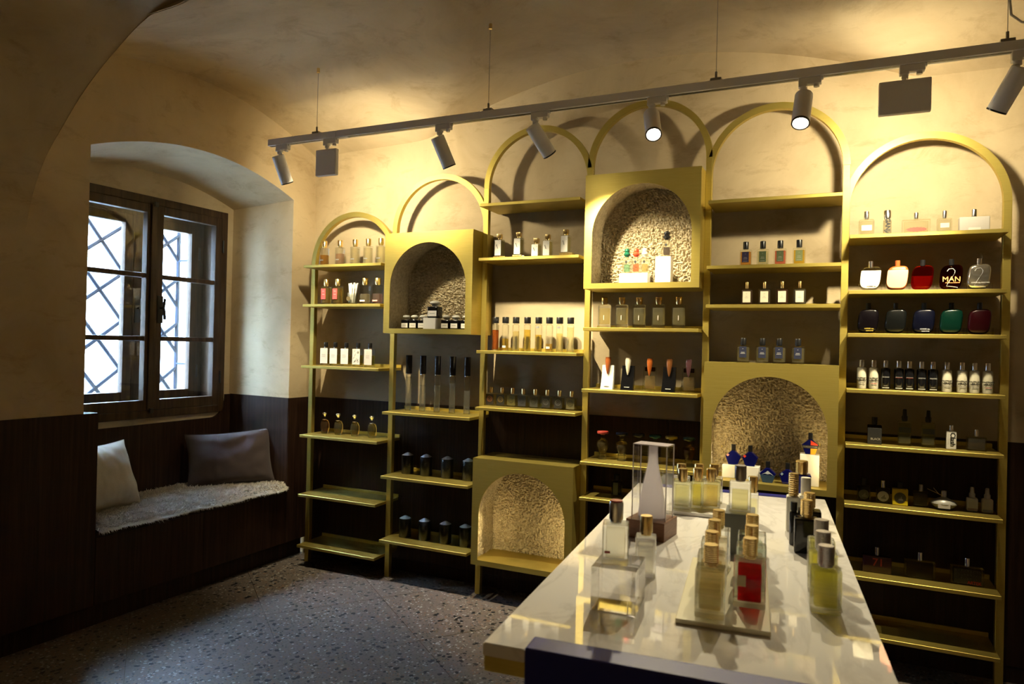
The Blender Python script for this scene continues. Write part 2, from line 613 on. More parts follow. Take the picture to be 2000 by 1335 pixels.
def build_shell():
    # floor base and tiles
    bm = B()
    box(bm, -0.95, XR + 0.1, YR - 0.1, 0.3, -0.06, -0.008)
    fl = struct(obj('floor', bm, JOINT, smooth=False))
    n1 = Vector((0.62, 0.785)).normalized()
    m1 = Vector((n1.y, -n1.x))
    room = [(-0.362, YR), (XR, YR), (XR, WY), (-0.158, WY)]

    def clip(poly):
        for i in range(4):
            a = Vector(room[i]); b = Vector(room[(i + 1) % 4])
            e = b - a
            nn = Vector((-e.y, e.x))
            out = []
            for k in range(len(poly)):
                p, q = poly[k], poly[(k + 1) % len(poly)]
                dp, dq = (p - a).dot(nn), (q - a).dot(nn)
                if dp >= 0:
                    out.append(p)
                if (dp >= 0) != (dq >= 0):
                    out.append(p + (q - p) * (dp / (dp - dq)))
            poly = out
            if len(poly) < 3:
                return []
        return poly
    g = 0.0012
    for i in range(-9, 9):
        for j in range(-3, 16):
            a0, a1 = -0.94 + 0.6 * i + g, -0.94 + 0.6 * (i + 1) - g
            b0, b1 = 0.20 + 0.6 * (j - 2) + g, 0.20 + 0.6 * (j - 1) - g
            poly = clip([n1 * a + m1 * b for a, b in ((a0, b0), (a1, b0), (a1, b1), (a0, b1))])
            if len(poly) < 3:
                continue
            ar = 0.5 * abs(sum(poly[k].x * poly[(k + 1) % len(poly)].y - poly[(k + 1) % len(poly)].x * poly[k].y for k in range(len(poly))))
            if ar < 0.004:
                continue
            bm = B()
            lo = [bm.verts.new((p.x, p.y, -0.008)) for p in poly]
            hi = [bm.verts.new((p.x, p.y, 0.0)) for p in poly]
            bm.faces.new(hi)
            bm.faces.new(list(reversed(lo)))
            for k in range(len(poly)):
                k2 = (k + 1) % len(poly)
                bm.faces.new((lo[k], lo[k2], hi[k2], hi[k]))
            obj('tile', bm, TERRAZZO, fl, smooth=False)

    # back wall: plaster above, dark wood panels below
    bm = B()
    box(bm, -0.35, XR + 0.1, WY, WY + 0.25, 1.0, 3.1)
    box(bm, -0.35, XR + 0.1, WY + 0.02, WY + 0.25, -0.01, 1.0)
    struct(obj('wall_back', bm, PLASTER, smooth=False))
    bm = B()
    box(bm, -0.10, XR, WY + 0.004, WY + 0.02, 0, 1.012)
    tr = struct(obj('trim_1', bm, JOINT, smooth=False))
    xs = [-0.095, 0.62, 1.42, 2.22, 3.02, 3.82, XR]
    for a, b in zip(xs[:-1], xs[1:]):
        bm = B()
        box(bm, a + 0.001, b - 0.001, WY - 0.006, WY + 0.004, 0.07, 1.015, 0.0008, 1)
        obj('panel', bm, WOOD, tr, smooth=False)
    bm = B()
    box(bm, -0.10, XR, WY - 0.002, WY + 0.004, 0.0, 0.068)
    struct(obj('baseboard_back', bm, WOOD, smooth=False))

    # right and rear walls
    bm = B()
    box(bm, XR, XR + 0.2, YR - 0.1, WY, -0.01, 3.1)
    struct(obj('wall_right', bm, PLASTER, smooth=False))
    bm = B()
    box(bm, -0.95, XR, YR - 0.2, YR, -0.01, 3.1)
    struct(obj('wall_rear', bm, PLASTER, smooth=False))

    # left wall with arched window recess
    S0, S1 = -1.34, -0.055          # opening edges at the wall face
    I0, I1 = -1.30, -0.032          # at the recess back
    D = 0.55
    bm = B()
    zt = 3.05
    outer = lambda s: 2.386 - 0.32 * (s + 0.70) ** 2
    inner = lambda s: 2.345 - 0.29 * (s + 0.66) ** 2
    # plaster faces left and right of the opening
    quadgrid(bm, lambda s, z: LW(s, 0, z), lin(-5.7, S0, 2), [1.0, zt])
    quadgrid(bm, lambda s, z: LW(s, 0, z), lin(S1, 0.30, 2), [1.0, zt])
    N = 28
    us = lin(0, 1, N)
    so = lambda u: S0 + (S1 - S0) * u
    si = lambda u: I0 + (I1 - I0) * u
    quadgrid(bm, lambda u, k: LW(so(u), 0, outer(so(u)) + (zt - outer(so(u))) * k), us, [0, 1])
    # soffit with a softly rounded arris
    quadgrid(bm, lambda u, k: LW(so(u) + (si(u) - so(u)) * k, D * k, outer(so(u)) * (1 - k) + inner(si(u)) * k), us, lin(0, 1, 6))
    # reveals
    quadgrid(bm, lambda k, z: LW(S1 + (I1 - S1) * k, D * k, 0.3 + (outer(S1) * (1 - k) + inner(I1) * k - 0.3) * z), lin(0, 1, 4), [0, 1])
    quadgrid(bm, lambda k, z: LW(S0 + (I0 - S0) * k, D * k, 0.3 + (outer(S0) * (1 - k) + inner(I0) * k - 0.3) * z), lin(0, 1, 4), [0, 1])
    # recess back, around the window
    W0, W1, WZ0, WZ1 = -1.117, -0.085, 0.90, 2.20
    quadgrid(bm, lambda u, k: LW(si(u), D, WZ1 + (max(inner(si(u)), WZ1) - WZ1) * k), us, [0, 1])
    quadgrid(bm, lambda s, z: LW(s, D, z), [I0, W0], [0.3, WZ1])
    quadgrid(bm, lambda s, z: LW(s, D, z), [W1, I1], [0.3, WZ1])
    quadgrid(bm, lambda s, z: LW(s, D, z), [W0, W1], [0.3, WZ0])
    # outer masonry around the window box
    for (a, b, c, d) in ((-1.6, W0 - 0.001, 0.0, 3.0), (W1 + 0.001, 0.3, 0.0, 3.0), (W0 - 0.01, W1 + 0.01, 0.0, WZ0), (W0 - 0.01, W1 + 0.01, WZ1, 3.0)):
        lw_box(bm, a, b, D + 0.012, 0.92, c, d)
    lw_box(bm, -5.7, -1.5, 0.10, 0.3, -0.01, 3.0)
    lw_box(bm, 0.15, 0.30, 0.04, 0.3, -0.01, 1.01)
    struct(obj('wall_left', bm, PLASTER, smooth=False))

    # ceiling: cross vault over the shelves and window, deep transverse arch nearer the door
    bm = B()
    quadgrid(bm, lambda x, y: (x, y, z_vault(x, y)), lin(-0.4, XR + 0.15, 130), lin(-1.62, 0.32, 60))
    prof = [(-0.30, 1.25), (-0.215, 1.55), (-0.175, 1.74), (-0.15, 1.85), (-0.115, 1.97), (-0.06, 2.08), (0.0, 2.16), (0.08, 2.245), (0.18, 2.345), (0.29, 2.435), (0.41, 2.515), (0.50, 2.57), (0.58, 2.605), (0.66, 2.622), (0.8, 2.635), (1.2, 2.645), (2.2, 2.66), (3.4, 2.64), (4.2, 2.61), (XR + 0.15, 2.55)]
    # smooth the profile
    pts = [Vector(p) for p in prof]
    fine = []
    for i in range(len(pts) - 1):
        p0, p1, p2, p3 = pts[max(i - 1, 0)], pts[i], pts[i + 1], pts[min(i + 2, len(pts) - 1)]
        for k in range(5):
            t = k / 5
            fine.append(0.5 * ((2 * p1) + (p2 - p0) * t + (2 * p0 - 5 * p1 + 4 * p2 - p3) * t * t + (3 * p1 - p0 - 3 * p2 + p3) * t ** 3))
    fine.append(pts[-1])
    quadgrid(bm, lambda i, y: (fine[int(i)].x, y, fine[int(i)].y), list(range(len(fine))), lin(YR - 0.1, -1.61, 12))
    quadgrid(bm, lambda i, k: (fine[int(i)].x, -1.61, min(z_vault(fine[int(i)].x, -1.61), fine[int(i)].y) - 0.002 + (abs(z_vault(fine[int(i)].x, -1.61) - fine[int(i)].y) + 0.05) * k), list(range(len(fine))), [0, 1])
    struct(obj('ceiling', bm, PLASTER, smooth=True))

build_shell()

# ------------------------------------------------------------------ wood cladding of the window wall, bench
def build_cladding():
    bm = B()
    lw_box(bm, -5.6, -1.345, 0.062, 0.075, 0.0, 1.0)
    tr = struct(obj('trim_2', bm, JOINT, smooth=False))
    ss = [-5.6, -4.6, -3.7, -2.8, -1.95, -1.272]
    for a, b in zip(ss[:-1], ss[1:]):
        bm = B()
        lw_box(bm, a + 0.001, b - 0.001, -0.006, 0.06, 0.115, 1.015, 0.0008)
        obj('panel', bm, WOOD, tr, smooth=False)
    bm = B()
    lw_box(bm, -1.338, -1.272, 0.061, 0.54, 0.47, 1.012, 0.0008)
    obj('panel', bm, WOOD, tr, smooth=False)
    # recess back under the window, with the curved corner on the right
    bm = B()
    cv = [(-1.27, 0.47), (-0.036, 0.47), (-0.036, 1.012), (-0.072, 1.012)]
    for k in range(0, 9):
        a = PI * 0.5 * k / 8
        cv.append((-0.072 - 0.125 * math.sin(a), 0.868 + 0.125 * (1 - math.sin(PI / 2 - a)) * 0 + 0.125 * math.cos(a) * (1 if k else 1.0) - 0.0))
    cv = cv[:4] + [(-0.072 - 0.11 * (1 - math.cos(PI / 2 * k / 8)) - 0.0, 1.0 - 0.132 * math.sin(PI / 2 * k / 8)) for k in range(9)] + [(-1.27, 0.862)]
    lo = [bm.verts.new(LW(s, 0.535, z)) for s, z in cv]
    hi = [bm.verts.new(LW(s, 0.549, z)) for s, z in cv]
    bm.faces.new(lo)
    bm.faces.new(list(reversed(hi)))
    for k in range(len(cv)):
        k2 = (k + 1) % len(cv)
        bm.faces.new((lo[k], lo[k2], hi[k2], hi[k]))
    obj('panel', bm, WOOD, tr, smooth=False)
    # right reveal and the strip up to the room corner
    bm = B()
    tmp = [(-0.058, 0.0), (-0.036, 0.535), (-0.030, 0.535), (-0.050, 0.0)]
    lo = [bm.verts.new(LW(s, n, 0.44)) for s, n in tmp]
    hi = [bm.verts.new(LW(s, n, 1.015)) for s, n in tmp]
    bm.faces.new(lo); bm.faces.new(hi)
    for k in range(4):
        bm.faces.new((lo[k], lo[(k + 1) % 4], hi[(k + 1) % 4], hi[k]))
    obj('panel', bm, WOOD, tr, smooth=False)
    bm = B()
    lw_box(bm, -0.056, 0.132, -0.006, 0.04, 0.115, 1.015, 0.0008)
    obj('panel', bm, WOOD, tr, smooth=False)
    bm = B()
    lw_box(bm, -5.6, 0.135, 0.052, 0.062, 0.0, 0.125)
    struct(obj('baseboard_left', bm, WOOD, smooth=False))
    # bench
    bench = thing('window_bench', 'dark wood bench seat built into the arched window recess', 'bench', LW(-0.66, 0, 0))
    inv = Vector(bench.location)

    def part(name, boxes, mat):
        bm = B()
        for b in boxes:
            lw_box(bm, *b)
        for v in bm.verts:
            v.co -= inv
        return obj(name, bm, mat, bench, smooth=False)
    part('seat_board', [(-1.268, -0.060, -0.006, 0.53, 0.432, 0.456, 0.001)], WOOD)
    part('front_panel', [(-1.27, -0.668, -0.006, 0.05, 0.115, 0.430, 0.0008)], WOOD)
    part('front_panel', [(-0.666, -0.058, -0.006, 0.05, 0.115, 0.430, 0.0008)], WOOD)

build_cladding()

def build_rug():
    rug = thing('shaggy_rug', 'cream shaggy wool rug covering the window bench', 'rug', LW(-0.66, 0.2, 0.456))
    base = Vector(rug.location)
    ax = (LW(1, 0, 0) - LW(0, 0, 0))
    ay = (LW(0, 1, 0) - LW(0, 0, 0))

    def P(s, n, z):
        return LW(s, n, z) - base
    S0, S1, N0, N1 = -1.262, -0.040, -0.028, 0.515
    bm = B()
    nu, nv = 90, 42
    us, vs = lin(0, 1, nu), lin(0, 1, nv)

    def fn(u, v):
        s = S0 + (S1 - S0) * u
        n = N0 + (N1 - N0) * v
        if v < 0.25:
            k = (0.25 - v) / 0.25
            n += 0.055 * max(0, 1 - (1 - u) / 0.10) ** 2 * k + 0.010 * math.sin(u * 19) * k
        h = 0.022 + 0.012 * noise.noise(Vector((s * 30, n * 30, 1))) + 0.006 * noise.noise(Vector((s * 90, n * 90, 5)))
        e = min(u * nu, (1 - u) * nu, v * nv, (1 - v) * nv)
        h = h * min(1, 0.25 + e / 3) + 0.458
        return P(s, n, h)
    quadgrid(bm, fn, us, vs)
    obj('backing', bm, RUGM, rug)
    vs_, fs_ = [], []
    rnd = random.Random(3)
    for i in range(26000):
        edge = i < 6000
        u = rnd.random()
        v = rnd.random() ** 1.2 if not edge else abs(rnd.gauss(0, 0.03))
        if edge and i % 6 == 0:
            v = rnd.random() * 0.6
            u = 1 - abs(rnd.gauss(0, 0.006))
        p = fn(u, min(v, 1))
        a = rnd.random() * 2 * PI
        L = 0.016 + rnd.random() * 0.016
        tilt = 0.5 + rnd.random() * 0.7
        d = Vector((math.cos(a) * math.sin(tilt), math.sin(a) * math.sin(tilt), math.cos(tilt)))
        if edge and v < 0.1:
            d = (d * 0.5 - ay * (0.7 + rnd.random() * 0.5) + Vector((0, 0, -0.3 - 0.4 * rnd.random()))).normalized()
        if u > 0.992:
            d = (d * 0.5 + ax * 0.9).normalized()
        sd = d.cross(Vector((0.3, 0.2, 0.9))).normalized() * 0.0017
        sd2 = d.cross(sd).normalized() * 0.0017
        b = len(vs_)
        q = p + Vector((0, 0, -0.004))
        mid = q + d * L * 0.55 + Vector((0, 0, 0.002))
        vs_ += [q + sd, q - sd + sd2, q - sd - sd2, mid + sd, mid - sd + sd2, mid - sd - sd2, q + d * L - Vector((0, 0, 0.003))]
        fs_ += [(b, b + 1, b + 4, b + 3), (b + 1, b + 2, b + 5, b + 4), (b + 2, b, b + 3, b + 5), (b + 3, b + 4, b + 6), (b + 4, b + 5, b + 6), (b + 5, b + 3, b + 6)]
    me = bpy.data.meshes.new('pile')
    me.from_pydata([tuple(v) for v in vs_], [], fs_)
    o = obj('pile', me, RUGM, rug)
    o['kind'] = 'stuff'

build_rug()

def build_cushion(name, label, mat, w, h, t, p, face, lean, seed, roll=0.0):
    root = thing(name, label, 'cushion', p)
    bm = B()
    n = 44
    rnd = random.Random(seed)
    off = Vector((rnd.random() * 9, rnd.random() * 9, 0))

    def sh(u, v, sgn):
        px = u * w / 2 * (1 - 0.075 * (1 - v * v) * abs(u) ** 3)
        pz = v * h / 2 * (1 - 0.085 * (1 - u * u) * abs(v) ** 3)
        th = t / 2 * (max(0, 1 - abs(u) ** 3.0) ** 0.62) * (max(0, 1 - abs(v) ** 3.0) ** 0.62)
        th *= 1 + 0.10 * (-v)
        wr = 0.012 * noise.noise(Vector((u * 2.2, v * 2.2, sgn)) + off) + 0.004 * noise.noise(Vector((u * 7, v * 3, sgn)) + off)
        crease = 0.010 * math.exp(-((u + 0.25) / 0.05) ** 2) * max(0, v - 0.35)
        k = min(1, (1 - abs(u)) * 5) * min(1, (1 - abs(v)) * 5)
        return Vector((px, sgn * (th + wr * k - crease * k * 3), pz))
    us = lin(-1, 1, n)
    f = [[bm.verts.new(sh(u, v, -1)) for v in us] for u in us]
    b = [[f[i][j] if i in (0, n - 1) or j in (0, n - 1) else bm.verts.new(sh(us[i], us[j], 1)) for j in range(n)] for i in range(n)]
    for i in range(n - 1):
        for j in range(n - 1):
            bm.faces.new((f[i][j], f[i + 1][j], f[i + 1][j + 1], f[i][j + 1]))
            bm.faces.new((b[i][j + 1], b[i + 1][j + 1], b[i + 1][j], b[i][j]))
    R = Matrix.Rotation(face, 4, 'Z') @ Matrix.Rotation(-lean, 4, 'X') @ Matrix.Translation((0, 0, h / 2)) @ Matrix.Rotation(roll, 4, 'Y')
    bmesh.ops.transform(bm, matrix=R, verts=bm.verts)
    obj('cover', bm, mat, root)
    # piped seam round the edge
    bm = B()
    pts = [sh(u, -1, 1) for u in us] + [sh(1, v, 1) for v in us[1:]] + [sh(u, 1, 1) for u in reversed(us[:-1])] + [sh(-1, v, 1) for v in reversed(us[:-1])]
    tube(bm, [R @ p_ for p_ in pts], 0.0022, 5)
    obj('seam', bm, mat, root)
    return root

build_cushion('throw_cushion', 'cream linen cushion leaning at the left end of the bench', CREAM, 0.40, 0.36, 0.15, LW(-1.045, 0.235, 0.478), PI / 2 + 0.12, 0.38, 2, 0.0)
build_cushion('throw_cushion', 'dark taupe oblong cushion propped in the right bench corner', TAUPE, 0.50, 0.335, 0.14, (-0.365, -0.265, 0.480), math.radians(47), 0.30, 5, -0.07)

# ------------------------------------------------------------------ window
def build_window():
    W0, W1, Z0, Z1 = -1.115, -0.087, 0.902, 2.198
    C0 = (W0 + W1) / 2
    bm = B()
    lw_box(bm, W0, W0 + 0.045, 0.535, 0.60, Z0, Z1, 0.003)
    lw_box(bm, W1 - 0.045, W1, 0.535, 0.60, Z0, Z1, 0.003)
    lw_box(bm, W0 + 0.045, W1 - 0.045, 0.535, 0.60, Z1 - 0.045, Z1, 0.003)
    lw_box(bm, W0 + 0.045, W1 - 0.045, 0.528, 0.60, Z0, Z0 + 0.045, 0.003)
    win = struct(obj('window_1', bm, WINWOOD, smooth=False))
    # jamb box between the two windows
    bm = B()
    lw_box(bm, W0, W0 + 0.02, 0.60, 0.80, Z0, Z1)
    lw_box(bm, W1 - 0.02, W1, 0.60, 0.80, Z0, Z1)
    lw_box(bm, W0, W1, 0.60, 0.80, Z1 - 0.02, Z1)
    lw_box(bm, W0, W1, 0.60, 0.80, Z0, Z0 + 0.02)
    obj('jamb_lining', bm, WINWOOD, win, smooth=False)

    def sash(a, b, z0, z1, n0, n1, st, nm, hinge):
        bm = B()
        lw_box(bm, a, a + st, n0, n1, z0, z1, 0.004)
        lw_box(bm, b - st, b, n0, n1, z0, z1, 0.004)
        lw_box(bm, a + st, b - st, n0, n1, z1 - st, z1, 0.004)
        lw_box(bm, a + st, b - st, n0, n1, z0, z0 + st * 1.15, 0.004)
        zs = [z0 + st * 1.15] + [z0 + st + (z1 - z0 - 2 * st) * (k + 1) / (nm + 1) for k in range(nm)] + [z1 - st]
        sh = obj('sash', bm, WINWOOD, win, smooth=False)
        for k in range(nm):
            bm = B()
            lw_box(bm, a + st, b - st, n0 + 0.004, n1 - 0.004, zs[k + 1] - 0.014, zs[k + 1] + 0.014, 0.006)
            obj('glazing_bar', bm, WINWOOD, sh, smooth=False)
        for k in range(nm + 1):
            bm = B()
            nn = (n0 + n1) / 2
            lw_box(bm, a + st - 0.004, b - st + 0.004, nn - 0.0015, nn + 0.0015, zs[k] + (0.010 if k else -0.003), zs[k + 1] - (0.010 if k < nm else -0.003))
            obj('pane', bm, PANE, sh, smooth=False)
        for zz in (z0 + 0.18, z1 - 0.18):
            bm = B()
            c = LW(hinge, n0 - 0.005, zz)
            cyl(bm, 0.006, -0.04, 0.04, c.x, c.y, 10)
            for v in bm.verts:
                v.co.z += zz
            obj('hinge', bm, IRON, sh)
        return sh
    sash(W0 + 0.046, C0 - 0.012, Z0 + 0.046, Z1 - 0.046, 0.528, 0.572, 0.052, 2, W0 + 0.044)
    rs = sash(C0 - 0.010, W1 - 0.046, Z0 + 0.046, Z1 - 0.046, 0.528, 0.572, 0.052, 2, W1 - 0.044)
    bm = B()
    lw_box(bm, C0 - 0.045, C0 - 0.004, 0.515, 0.530, Z0 + 0.05, Z1 - 0.05, 0.005)
    obj('meeting_strip', bm, WINWOOD, rs, smooth=False)
    # outer pair
    O0, O1, oz0, oz1 = W0 + 0.03, W1 - 0.03, 0.96, 2.13
    bm = B()
    lw_box(bm, W0 + 0.02, O0 + 0.035, 0.735, 0.79, Z0 + 0.02, Z1 - 0.02)
    lw_box(bm, O1 - 0.035, W1 - 0.02, 0.735, 0.79, Z0 + 0.02, Z1 - 0.02)
    lw_box(bm, O0, O1, 0.735, 0.79, oz1 - 0.03, Z1 - 0.02)
    lw_box(bm, O0, O1, 0.735, 0.79, Z0 + 0.02, oz0 + 0.03)
    obj('outer_frame', bm, WINWOOD, win, smooth=False)
    sash(O0 + 0.03, C0 - 0.006, oz0 + 0.02, oz1 - 0.02, 0.73, 0.77, 0.056, 0, O0 + 0.03)
    sash(C0 - 0.004, O1 - 0.03, oz0 + 0.02, oz1 - 0.02, 0.73, 0.77, 0.056, 0, O1 - 0.03)
    # handles and bolts
    def handle(s, n):
        bm = B()
        lw_box(bm, s - 0.018, s + 0.018, n - 0.004, n, 1.46, 1.62, 0.0015)
        hp = obj('handle_plate', bm, IRON, win, smooth=False)
        bm = B()
        c = LW(s, n - 0.02, 0)
        d = LW(s + 0.014, n - 0.028, 0)
        tube(bm, [LW(s, n, 1.548), LW(s, n - 0.028, 1.548)], 0.006)
        tube(bm, [LW(s, n - 0.028, 1.556), LW(s + 0.004, n - 0.032, 1.53), LW(s + 0.008, n - 0.034, 1.48)], 0.008)
        tube(bm, [LW(s, n - 0.028, 1.54), LW(s + 0.004, n - 0.032, 1.57), LW(s + 0.006, n - 0.034, 1.605)], 0.007)
        obj('lever', bm, IRON, hp)
    handle(C0 + 0.028, 0.527)
    handle(C0 + 0.024, 0.729)
    for zz in (Z0 + 0.03, Z1 - 0.06):
        bm = B()
        lw_box(bm, C0 - 0.034, C0 - 0.012, 0.505, 0.518, zz, zz + 0.028, 0.002)
        obj('bolt_catch', bm, IRON, win, smooth=False)
    # wrought grille outside
    g = thing('window_grille', 'forged diamond lattice grille outside the window', 'grille', LW(C0, 1.0, 0.95))
    inv = Vector(g.location)

    def bar(p, q, r=0.012):
        bm = B()
        tube(bm, [LW(p[0], 1.0, p[1]) - inv, LW(q[0], 1.0, q[1]) - inv], r, 6)
        obj('bar', bm, GRILLE, g)
    a, b, c, d = -1.12, -0.092, 0.97, 2.16
    for p, q in (((a, c), (b, c)), ((a, d), (b, d)), ((a, c), (a, d)), ((b, c), (b, d))):
        bar(p, q, 0.014)

    for s_ in (a, b):
        for z_ in (1.2, 1.9):
            bm = B()
            tube(bm, [LW(s_, 0.90, z_) - inv, LW(s_, 1.0, z_) - inv], 0.008, 6)
            obj('anchor', bm, GRILLE, g)

    def seg(slope, z_at_a):
        pts = []
        for s in (a, b):
            z = z_at_a + slope * (s - a)
            if c - 1e-6 <= z <= d + 1e-6:
                pts.append((s, z))
        for z in (c, d):
            s = a + (z - z_at_a) / slope
            if a < s < b:
                pts.append((s, z))
        if len(pts) >= 2 and (Vector(pts[0]) - Vector(pts[1])).length > 0.08:
            bar(pts[0], pts[1])
    for k in range(-3, 12):
        seg(-1.27, 2.07 + (-0.717 - a) * 1.27 - 0.31 * 3 + 0.31 * k)
        seg(0.75, 1.90 - (-0.722 - a) * 0.75 - 0.30 * 5 + 0.30 * k)

def build_street():
    bm = B()
    box(bm, -9.0, -1.1, -9.0, 7.0, -0.5, -0.4)
    box(bm, -1.6, -1.1, -9.0, 7.0, -0.4, -0.30)
    struct(obj('street_ground', bm, simple('pale_paving', (0.42, 0.41, 0.40), 0.8), smooth=False))
    t = thing('opposite_house', 'pale house across the street, blown out white beyond the window', 'house', (-6.6, -1.0, -0.4))
    bm = B()
    box(bm, -1.5, 0.0, -7.0, 7.0, 0, 5.2)
    obj('facade', bm, simple('pale_render', (0.66, 0.65, 0.62), 0.8), t, smooth=False)
    bm = B()
    box(bm, -1.6, 0.2, -7.0, 7.0, 5.2, 5.4)
    obj('cornice', bm, simple('pale_render', (0.66, 0.65, 0.62), 0.8), t, smooth=False)
    for y in (-5.5, -3.3, -1.1, 1.1, 3.3, 5.5):
        for z in (0.9, 3.2):
            bm = B()
            box(bm, 0.0, 0.04, y - 0.55, y + 0.55, z, z + 1.5)
            w = obj('window', bm, simple('pale_window_frame', (0.6, 0.6, 0.6), 0.5), t, smooth=False)
            bm = B()
            box(bm, 0.03, 0.045, y - 0.45, y + 0.45, z + 0.1, z + 1.4)
            obj('pane', bm, simple('dull_pane', (0.35, 0.37, 0.40), 0.2), w, smooth=False)

build_street()
GRILLE = simple('grille_iron', (0.040, 0.050, 0.075), 0.8, 0.0, 0.0, 0.1)
build_window()

# ------------------------------------------------------------------ shelving
BP, PW = 0.6, 0.03
APEX = [2.164, 2.346, 2.558, 2.622, 2.533, 2.333]
SPR = [a - 0.315 for a in APEX]
YF, YB = -0.107, 0.128
BOXES = {2: 1.430, 4: 1.668, 3: 0.200, 5: 0.752}

def build_shelving():
    root = thing('arched_shelving', 'champagne gold metal shelving of six arched bays along the wall', 'shelving', (1.8, 0.0, 0))
    ox = 1.8
    for i in range(7):
        zt = max(SPR[max(i - 1, 0)], SPR[min(i, 5)])
        bm = B()
        x = BP * i - ox
        box(bm, x, x + PW, 0, PW, 0.0, zt, 0.0012, 1)
        obj('post', bm, GOLD, root, smooth=False)
    for i in range(6):
        cx = BP * i + 0.315 - ox
        bm = B()
        n = 48
        rings = []
        for k in range(n + 1):
            a = PI * k / n
            ca, sa = math.cos(a), math.sin(a)
            rings.append([bm.verts.new((cx + r * ca, y, SPR[i] + r * sa)) for r, y in ((0.285, 0.0005), (0.315, 0.0005), (0.315, 0.0295), (0.285, 0.0295))])
        for a, b in zip(rings[:-1], rings[1:]):
            for k in range(4):
                bm.faces.new((a[k], a[(k + 1) % 4], b[(k + 1) % 4], b[k]))
        bm.faces.new(rings[0]); bm.faces.new(list(reversed(rings[-1])))
        obj('arch', bm, GOLD, root)
    for bay, zs in SHZ.items():
        x0, x1 = BP * (bay - 1) + PW + 0.0005 - ox, BP * bay - 0.0005 - ox
        for z in zs:
            bm = B()
            box(bm, x0, x1, YF, YB, z - 0.016, z, 0.0012, 1)
            sh = obj('shelf', bm, GOLD, root, smooth=False)
            bm = B()
            box(bm, x0, x1, YB - 0.003, YB + 0.009, z, z + 0.018, 0.0008, 1)
            obj('back_lip', bm, GOLD, sh, smooth=False)
    # niche boxes
    for bay, z0 in BOXES.items():
        x0, x1 = BP * (bay - 1) + PW + 0.0005, BP * bay - 0.0005
        z1 = z0 + 0.569
        cx = (x0 + x1) / 2
        yf, yb = -0.115, 0.132
        bm = B()
        t = 0.012
        box(bm, x0 - ox, x1 - ox, yf + 0.004, yb, z0, z0 + t)
        box(bm, x0 - ox, x1 - ox, yf + 0.004, yb, z1 - t, z1)
        box(bm, x0 - ox, x0 + t - ox, yf + 0.004, yb, z0 + t, z1 - t)
        box(bm, x1 - t - ox, x1 - ox, yf + 0.004, yb, z0 + t, z1 - t)
        box(bm, x0 + t - ox, x1 - t - ox, yb - 0.006, yb, z0 + t, z1 - t)
        # raised floor inside
        box(bm, x0 + t - ox, x1 - t - ox, yf + 0.004, yb - 0.006, z0 + t, z0 + 0.027)
        bx = obj('niche_box', bm, GOLD, root, smooth=False)
        # arched front
        hw, zb, zs_ = 0.245, z0 + 0.027, z0 + 0.265
        n = 40
        inner = [(cx - hw, zb)] + [(cx - hw * math.cos(PI * k / n), zs_ + hw * math.sin(PI * k / n)) for k in range(n + 1)] + [(cx + hw, zb)]

        def proj_out(p):
            x, z = p
            # matching point on the square's outline
            if z <= zs_:
                return (x0 if x < cx else x1, z)
            dx, dz = x - cx, z - zs_
            k = min(((x1 - x0) / 2) / max(abs(dx), 1e-9), (z1 - zs_) / max(dz, 1e-9))
            return (cx + dx * k, zs_ + dz * k)
        outer = [proj_out(p) for p in inner]
        outer[0], outer[-1] = (x0, zb), (x1, zb)
        bm = B()
        def ring(pts, y):
            return [bm.verts.new((p[0] - ox, y, p[1])) for p in pts]
        fi, fo, bi, bo = ring(inner, yf), ring(outer, yf), ring(inner, yf + 0.004), ring(outer, yf + 0.004)
        for k in range(len(inner) - 1):
            bm.faces.new((fi[k], fi[k + 1], fo[k + 1], fo[k]))
            bm.faces.new((bo[k], bo[k + 1], bi[k + 1], bi[k]))
            bm.faces.new((fi[k + 1], fi[k], bi[k], bi[k + 1]))
            bm.faces.new((fo[k], fo[k + 1], bo[k + 1], bo[k]))
        # corner squares above the arch
        ncor = [(x0, z1), (x1, z1)]
        for cxn, czn in ncor:
            # two outline points straddling the corner
            best = None
            for k in range(len(outer) - 1):
                p, q = outer[k], outer[k + 1]
                if (abs(p[0] - cxn) < 1e-6 and abs(q[1] - czn) < 1e-6) or (abs(q[0] - cxn) < 1e-6 and abs(p[1] - czn) < 1e-6):
                    best = k
            if best is not None and (abs(outer[best][0] - outer[best + 1][0]) > 1e-6):
                a = bm.verts.new((cxn - ox, yf, czn))
                bm.faces.new((fo[best], fo[best + 1], a))
                a2 = bm.verts.new((cxn - ox, yf + 0.004, czn))
                bm.faces.new((bo[best + 1], bo[best], a2))
        # bottom rail
        box(bm, x0 - ox, x1 - ox, yf, yf + 0.004, z0, zb)
        obj('front_frame', bm, GOLD, bx, smooth=False)
        # wool lining: rounded tunnel and back
        bm = B()
        hw2 = hw + 0.022
        prof = [(-hw2, zb)] + [(-hw2, zb + (zs_ - zb) * k / 26) for k in range(1, 26)] + [(-hw2 * math.cos(PI * k / 84), zs_ + hw2 * math.sin(PI * k / 84)) for k in range(85)] + [(hw2, zs_ - (zs_ - zb) * k / 26) for k in range(1, 26)] + [(hw2, zb)]

        def fz(x, y, z):
            return 0.0135 * noise.noise(Vector((x * 120, y * 120, z * 120 + bay))) + 0.0070 * noise.noise(Vector((x * 210 + 3, y * 210, z * 190)))
        def tun(i, y):
            px, pz = prof[int(i)]
            k = 1 + fz(px, y, pz) * 2.2
            return (cx - ox + px * k, y, zs_ + (pz - zs_) * k if pz > zs_ else pz)
        quadgrid(bm, tun, list(range(len(prof))), lin(yf + 0.0045, yb - 0.010, 26))
        nb = 120
